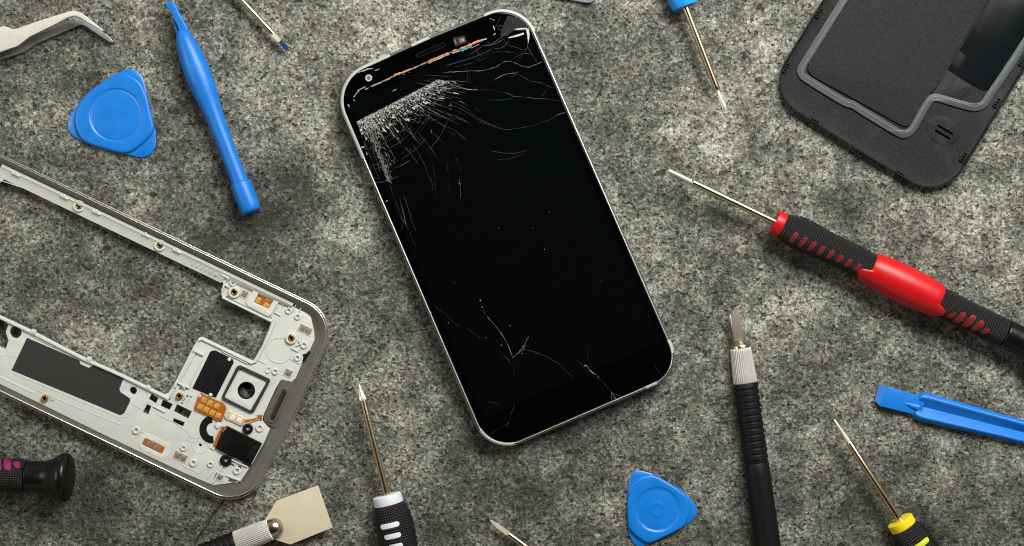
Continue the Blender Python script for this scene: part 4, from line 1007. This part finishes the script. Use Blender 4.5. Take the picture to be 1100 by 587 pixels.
    bar([(151, 463.5), (157, 466.5), (184, 479), (186, 484), (181, 494)], .8, 2.9, 3.15, .05); bar([(209, 512.5), (212, 506)], 1.0, 2.9, 3.3, .08); bar([(196, 500), (207, 505.5), (215, 509), (217, 504)], .8, 2.9, 3.2, .05); bar([(223, 514), (228, 507)], 1.0, 2.9, 3.4, .08)
    bar([(229, 519), (241, 497)], 1.4, 2.9, 3.5, .12); bar([(248.5, 494), (266, 502)], 1.5, 2.9, 3.6, .12); bar([(266.5, 503), (258, 517)], 1.4, 2.9, 3.5, .12); bar([(243, 511), (259, 517)], 1.4, 2.9, 3.5, .12); bar([(255, 496), (252, 503)], 1.0, 2.9, 3.5, .1)
    bar([(312, 385.5), (321, 391), (325, 389)], .9, 2.9, 3.3, .08); bar([(306, 391), (302, 400)], .7, 2.9, 3.2, .06); bar([(312.5, 374), (320, 378), (323, 374)], 1.1, 2.9, 3.5, .1); bar([(318, 372), (322, 370), (321.5, 366)], 1.2, 2.9, 3.6, .1)
    bar([(297, 346), (290, 360), (282, 377), (277, 387), (285, 391)], .8, 2.9, 3.25, .06); bar([(298, 330), (295, 336), (301, 339)], .9, 2.9, 3.5, .1)
    a.slab([circle(300, 376.5, 14.2, 40), circle(300, 376.5, 13.2, 40)], 2.9, 3.18, .05)
    for (x, y, r) in ((250.2, 303.8, 3.9), (310, 334, 3.4), (319.6, 340.4, 3.4), (326.6, 371, 3.8), (319.4, 384.6, 3.5), (295.6, 399.4, 3.5), (279, 460, 4.2), (197, 481.4, 3.3), (207.6, 497.6, 4.0), (226, 499, 3.4), (254.5, 506, 4.0), (146.2, 462.6, 4.0)):
        a.slab([circle(x, y, r, 22), circle(x, y, r * .52, 16)], 2.9, 3.6, .12)
    a.slab([fillet(quad(288, 397.6, 5, 7.5), 2, 4), fillet(quad(288, 397.6, 2.6, 5), 1.2, 4)], 2.9, 3.4, .1)
    a.slab([circle(215, 478.4, 9.0, 30), circle(215, 478.4, 8.2, 30)], 2.9, 3.12, .04)
    for (x, y) in ((84.5, 221.5), (171.6, 263.7), (251.4, 314.2), (312.7, 363.6)):
        a.slab([circle(x, y, 6.2, 28), circle(x, y, 3.7, 22)], 2.9, 4.0, .2)
    a.slab([fillet([(275, 307.5), (302, 320), (291, 339), (287, 340), (265, 328.5), (264.5, 325)], 3.5, 5), fillet([(278.5, 314), (294.5, 321.3), (288.3, 332), (272.5, 325)], 1.2, 4)], 2.9, 3.75, .15)
    a.slab([fillet([(149, 470), (156, 464.5), (184, 477.5), (182, 489), (174, 494), (150, 482)], 4, 4), fillet([(156, 470.5), (177.3, 480.7), (174, 488), (151.8, 477.3)], 1.5, 4)], 2.9, 3.1, .05)
    a.slab([fillet([(251, 305), (247, 303), (253, 299.5), (256, 302)], 1, 3)], 2.9, 3.2, .06); bar([(262, 304.5), (270, 309)], 3.4, 2.9, 3.5, .15)
    a.slab(circle(246, 386.5, 2.0, 14), 2.9, 4.0, .3); a.slab(circle(226, 424.5, 2.0, 14), 2.9, 4.0, .3); a.slab(circle(56.5, 429.5, 1.0, 10), 2.9, 3.5, .1)
    a.build('moulding', M['white2'], ch, 40)
    # flat dark patches that paint the shade of recesses between the ribs
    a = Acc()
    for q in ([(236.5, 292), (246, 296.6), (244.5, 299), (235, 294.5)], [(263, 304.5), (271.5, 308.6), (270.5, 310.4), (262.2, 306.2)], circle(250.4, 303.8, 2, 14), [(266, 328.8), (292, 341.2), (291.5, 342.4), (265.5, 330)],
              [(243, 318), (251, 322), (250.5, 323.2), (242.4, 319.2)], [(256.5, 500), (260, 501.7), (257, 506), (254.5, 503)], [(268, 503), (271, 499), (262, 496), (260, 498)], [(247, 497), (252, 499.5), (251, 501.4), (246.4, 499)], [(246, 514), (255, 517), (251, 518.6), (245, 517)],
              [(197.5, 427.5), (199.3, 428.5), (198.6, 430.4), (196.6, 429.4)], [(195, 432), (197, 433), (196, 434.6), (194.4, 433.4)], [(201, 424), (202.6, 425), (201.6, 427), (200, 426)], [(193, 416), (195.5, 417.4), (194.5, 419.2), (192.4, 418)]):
        a = Acc(); a.slab(q, 2.95, 3.03); a.build('recess_shade', M['recess_shade'], ch)
    a = Acc(); a.slab([(332, 376.5), (333.5, 379), (330, 384), (327, 389), (324.5, 388.8), (326, 384), (325, 381), (329, 380)], 2.95, 3.2, .05); a.build('seal_foam', M['matte_black'], ch)
    # graphite sheet
    a = Acc(); a.slab([(29, 363), (85, 387.2), (86, 391), (95, 395.2), (101, 392.4), (133, 406), (128.2, 418), (129.6, 421.5), (140, 428.6), (139.5, 432), (133.5, 444), (129.4, 446.4), (72, 422.5), (12.4, 398)], 2.98, 3.06); a.build('graphite_sheet', M['sheet'], t)
    # black flash window plate with its smaller pane
    a = Acc(); a.slab(fillet([(226, 377.6), (231, 376.4), (250, 386), (251, 389.5), (231.8, 427.5), (206.6, 417.2)], [3, 3, 3, 2, 1, 1], 4), 2.95, 3.25, .06); pl = a.build('flash_window', M['matte_black'], t)
    a = Acc(); a.slab([fillet([(221, 403.2), (229.5, 404), (226.5, 417.5), (215.5, 412.5)], 1.5, 3), fillet([(221.5, 404.3), (228.3, 405), (225.8, 416), (216.8, 412)], 1.2, 3)], 3.2, 3.32); a.slab(circle(233.5, 389.6, 2.6, 18), 3.2, 3.3); a.build('pane', M['grey_trans'], pl)
    # camera frame
    a = Acc(); oc = fillet([(255.5, 391.5), (291, 408), (271.5, 445.2), (237, 428.5)], [4, 3, 4, 4], 5); ic = fillet([(257, 396.3), (286.8, 410), (269, 441.4), (240.6, 427)], 1.8, 4)
    a.slab([oc, ic], 2.95, 3.75, .12); cf = a.build('camera_gasket', M['sheet'], t)
    ic2 = fillet([(257, 396.3), (286.8, 410), (269, 441.4), (240.6, 427)], 1.8, 4)
    a = Acc(); a.slab([ic2, circle(264.6, 419.6, 8.9, 30)], 3.0, 3.12, .03); a.build('camera_plate', M['white2'], cf)
    a = Acc(); a.slab([circle(264.6, 419.6, 9.4, 32), circle(264.6, 419.6, 8.1, 32)], 1.0, 3.2, .05); a.build('camera_hole_ring', M['matte_black'], cf)
    # brass screw bushings
    def bush(x, y):
        b = Acc(); b.slab([circle(x, y, 3.7, 24), circle(x, y, 1.9, 18)], 2.6, 4.15, .2); o_ = b.build('screw_bushing', M['bushing'], t)
        b = Acc(); b.slab(circle(x, y, 2.0, 16), 2.9, 3.95); b.build('bushing_hole_shade', M['hole_shade'], o_); return o_  # dark plug standing in for the shade inside the bushing
    for x, y in ((84.5, 221.5), (171.6, 263.7), (251.4, 314.2), (312.7, 363.6), (192.4, 425.8), (47.6, 428.4)): bush(x, y)
    # spring contacts
    for (x, y, wd, hh, two) in ((328, 354.4, 14, 7.4, 1), (309.6, 401, 8.2, 7.4, 0), (262.6, 316.2, 7.0, 7.4, 0), (193.6, 491, 14.5, 8.0, 1), (235, 512.4, 9.4, 6.6, 0)):
        a = Acc(); a.slab(quad(x, y, wd, hh), 2.9, 3.04); c_ = a.build('spring_contact', M['contact_bed'], t)
        a = Acc(); a.slab([quad(x, y, wd + .9, hh + .9), quad(x, y, wd - .4, hh - .4)], 2.95, 3.25, .05)
        a.build('contact_frame', M['white2'], c_)
        a = Acc()
        for s_ in ((-.25, .25) if two else (0,)):
            cx, cy = x + s_ * wd * .9 * .904, y + s_ * wd * .9 * .427
            a.slab(fillet(quad(cx, cy, wd * (.34 if two else .62), hh * .74), .8, 3), 3.0, 3.3, .1)
            a.slab(circle(cx, cy, .9, 10), 3.25, 3.42, .05)
        a.build('spring', M['contact'], c_)
    # gold contacts on orange film, upper and lower
    a = Acc(); a.slab([(278, 313.4), (295, 321.2), (288.6, 332.6), (272, 325)], 2.9, 3.05); f1 = a.build('contact_film', M['flex'], t)
    for (x, y, wd, hh) in ((277.3, 322.8, 5.0, 6.0), (288.8, 321.8, 6.4, 4.4), (286.3, 328, 6.2, 4.2)):
        a = Acc(); a.slab(fillet(quad(x, y, wd, hh), 1, 3), 3.03, 3.16, .04); a.build('gold_pad', M['gold'], f1)
    a = Acc(); a.slab(fillet([(156, 470.5), (177.3, 480.7), (174, 488), (151.8, 477.3)], 1, 3), 2.9, 3.05); f2 = a.build('contact_film', M['flex'], t)
    for (x, y) in ((161, 477.5), (168.7, 481.3)):
        a = Acc(); a.slab(fillet(quad(x, y, 6.2, 5.6), 1, 3), 3.03, 3.14, .04); a.build('gold_pad', M['contact'], f2)
    # seven-pad flex connector
    a = Acc(); a.slab(fillet([(213.4, 423.5), (216, 422), (220, 424.4), (240, 433.3), (243.2, 438.2), (238.6, 452), (234.4, 453.6), (229, 449.5), (209, 440.4), (208.8, 437.5)], [2, 2, 0, 1, 2, 1, 1, 0, 1, 1], 4), 3.3, 3.7, .08); fx = a.build('flex_connector', M['flex'], t)
    for (x, y) in ((219.2, 430), (225.8, 433.2), (233, 436.6), (215.2, 437.4), (221.6, 440.4), (228, 443.8), (234.6, 446.6)):
        a = Acc(); a.slab(fillet(quad(x, y, 5.6, 5.4), .5, 2), 3.68, 3.84, .04); a.build('gold_pad', M['gold'], fx)
    a = Acc(); a.slab([circle(214.6, 425.4, 1.7, 14), circle(214.6, 425.4, .8, 10)], 3.6, 3.75, .03); a.build('eyelet', M['pale'], fx)
    # bright flex tail running to the port
    a = Acc(); a.slab(smooth([(244.2, 441.5), (250, 443), (258, 446.5), (264, 449.6), (272, 449), (280.5, 446.8), (281.2, 450), (272, 453), (264, 456.5), (258.5, 457.6), (250, 453.5), (241.4, 449.4)], 4), 3.2, 3.5, .1); tl = a.build('flex_tail', M['foil'], t)
    for (x, y) in ((250, 448.6), (257, 451.6)):
        a = Acc(); a.slab(quad(x, y, 5.8, 5.6), 3.48, 3.6, .04); a.build('foil_pad', M['pale'], tl)
    a = Acc(); a.slab(smooth([(263, 452), (271, 450.5), (280, 447.5), (281, 448.3), (272, 451.8), (264, 454)], 4), 3.48, 3.56); a.slab([(276, 446.4), (281.4, 445.8), (281.5, 451.5), (278.5, 450)], 3.2, 3.6, .05); a.build('copper_trace', M['flex'], tl)
    # black earpiece module, its ears and the vibrator ring
    a = Acc(); a.slab(fillet([(239.8, 459.6), (243.5, 457.6), (281.5, 476.5), (268.8, 500.2), (235.5, 484.2), (231.6, 481)], 1.5, 4), 2.95, 4.2, .15); md = a.build('speaker_module', M['black_gloss'], t)
    a = Acc(); a.slab([(271, 478.5), (280.8, 478), (272, 494), (264.5, 492.8)], 4.15, 4.28, .05); a.build('module_label', M['film2'], md)
    for (x, y, r) in ((266, 461, 5.6), (242.4, 495, 6.4)):
        a = Acc(); a.slab([circle(x, y, r, 26), circle(x + .3, y - .6, 2.0, 16)], 2.95, 3.9, .3); a.build('mounting_ear', M['matte_black'], md)
    a = Acc(); a.slab(stroke([(240.6, 459), (238, 462.5), (235, 467.5), (233, 474), (230.4, 480)], 3.4), 2.98, 3.8, .1); a.slab(stroke([(239, 464), (243, 459)], 2.0), 3.7, 4.3, .1); a.build('module_flex', M['flex'], md)
    arc = [(226 + 9.5 * math.cos(math.radians(th)) * 1.0 + 1.5, 461.5 + 11 * math.sin(math.radians(th))) for th in range(80, 281, 12)]
    a = Acc(); a.slab(stroke(arc, 7.6), 2.9, 3.3, .1); a.build('buzzer_ring', M['matte_black'], t)
    a = Acc(); a.slab(fillet([(230, 456.5), (234.5, 453), (239, 457.5), (233.5, 461.5)], 1, 3), 3.0, 3.6, .1); a.slab([(226.5, 478), (232, 481), (230, 484), (225, 481.5)], 2.9, 3.4, .1); a.build('buzzer_bracket', M['white2'], t)
    # charge port in a grey tab
    a = Acc(); a.slab(fillet([(302, 408.4), (315, 411.2), (322, 403), (331, 398), (300, 462), (288, 457), (283.4, 452), (283.6, 446)], [1, 1, 3, 1, 1, 2, 2, 2], 4), 2.6, 3.15, .1); pt_ = a.build('port_surround', M['bezel'], t)
    so = fillet(stroke([(307.5, 416.5), (290, 454.5)], 9.6), 4, 6); si = fillet(stroke([(306.2, 419.5), (291.2, 451.8)], 5.6), 2.6, 6)
    a = Acc(); a.slab([so, si], 3.0, 3.5, .15); a.build('port_rim', M['bezel'], pt_)
    a = Acc(); a.slab(si, 3.0, 3.2); a.build('port_mouth', M['sheet'], pt_)
    a = Acc()
    for i in range(12):
        f = (i + .5) / 12; x, y = 305.6 + (292 - 305.6) * f, 421 + (450.4 - 421) * f; a.slab(quad(x + .8, y + .3, 2.8, .9, 25), 3.18, 3.35, .03)
    a.build('port_pin', M['matte_black'], pt_)
    for (x, y) in ((228, 523), (281, 493.5)):
        pass
build_frame()

# ------------------------------------------------------------------ camera, light
cam = bpy.data.cameras.new('camera'); co = bpy.data.objects.new('camera', cam); COL.objects.link(co)
co.location = (0, 0, H); co.rotation_euler = (0, 0, 0)
cam.sensor_width = 36; cam.lens = 36 * H / (1100 / PPM); cam.clip_start = .01; cam.clip_end = 20
scene.camera = co

def area(name, loc, target, size, energy, col, size_y=None):
    l = bpy.data.lights.new(name, 'AREA'); l.energy = energy; l.color = col; l.size = size
    l.shape = 'RECTANGLE' if size_y else 'SQUARE'
    if size_y: l.size_y = size_y
    o = bpy.data.objects.new(name, l); COL.objects.link(o); o.location = loc
    o.rotation_euler = (Vector(target) - Vector(loc)).to_track_quat('-Z', 'Y').to_euler(); return o
area('softbox_lamp', (.24, .44, .52), (.02, .0, 0), .50, 11.3, (1, .985, .95), .30)
area('fill_lamp', (-.62, .10, .50), (0, -.02, 0), .26, 1.6, (1, .95, .87))

# dim studio round the table: dark overhead, paler walls towards the horizon
wd = bpy.data.worlds.new('World'); scene.world = wd; wd.use_nodes = True
wt = wd.node_tree; bg = wt.nodes['Background']
tc = wt.nodes.new('ShaderNodeTexCoord'); sx = wt.nodes.new('ShaderNodeSeparateXYZ'); rp = wt.nodes.new('ShaderNodeValToRGB')
wt.links.new(tc.outputs['Generated'], sx.inputs[0]); wt.links.new(sx.outputs[2], rp.inputs[0]); wt.links.new(rp.outputs[0], bg.inputs[0])
el = rp.color_ramp.elements
el[0].position = 0.0; el[0].color = (.40, .33, .24, 1); el[1].position = .80; el[1].color = (.010, .010, .010, 1)
for p_, c_ in ((.15, (.66, .57, .44)), (.50, (.66, .57, .44)), (.66, (.08, .07, .06))):
    e = el.new(p_); e.color = (*c_, 1)
bg.inputs[1].default_value = .66

vs_ = scene.view_settings
vs_.view_transform = 'Standard'; vs_.look = 'None'; vs_.exposure = 0; vs_.gamma = 1; vs_.use_curve_mapping = False
scene.cycles.use_denoising = True
scene.cycles.filter_width = 1.1
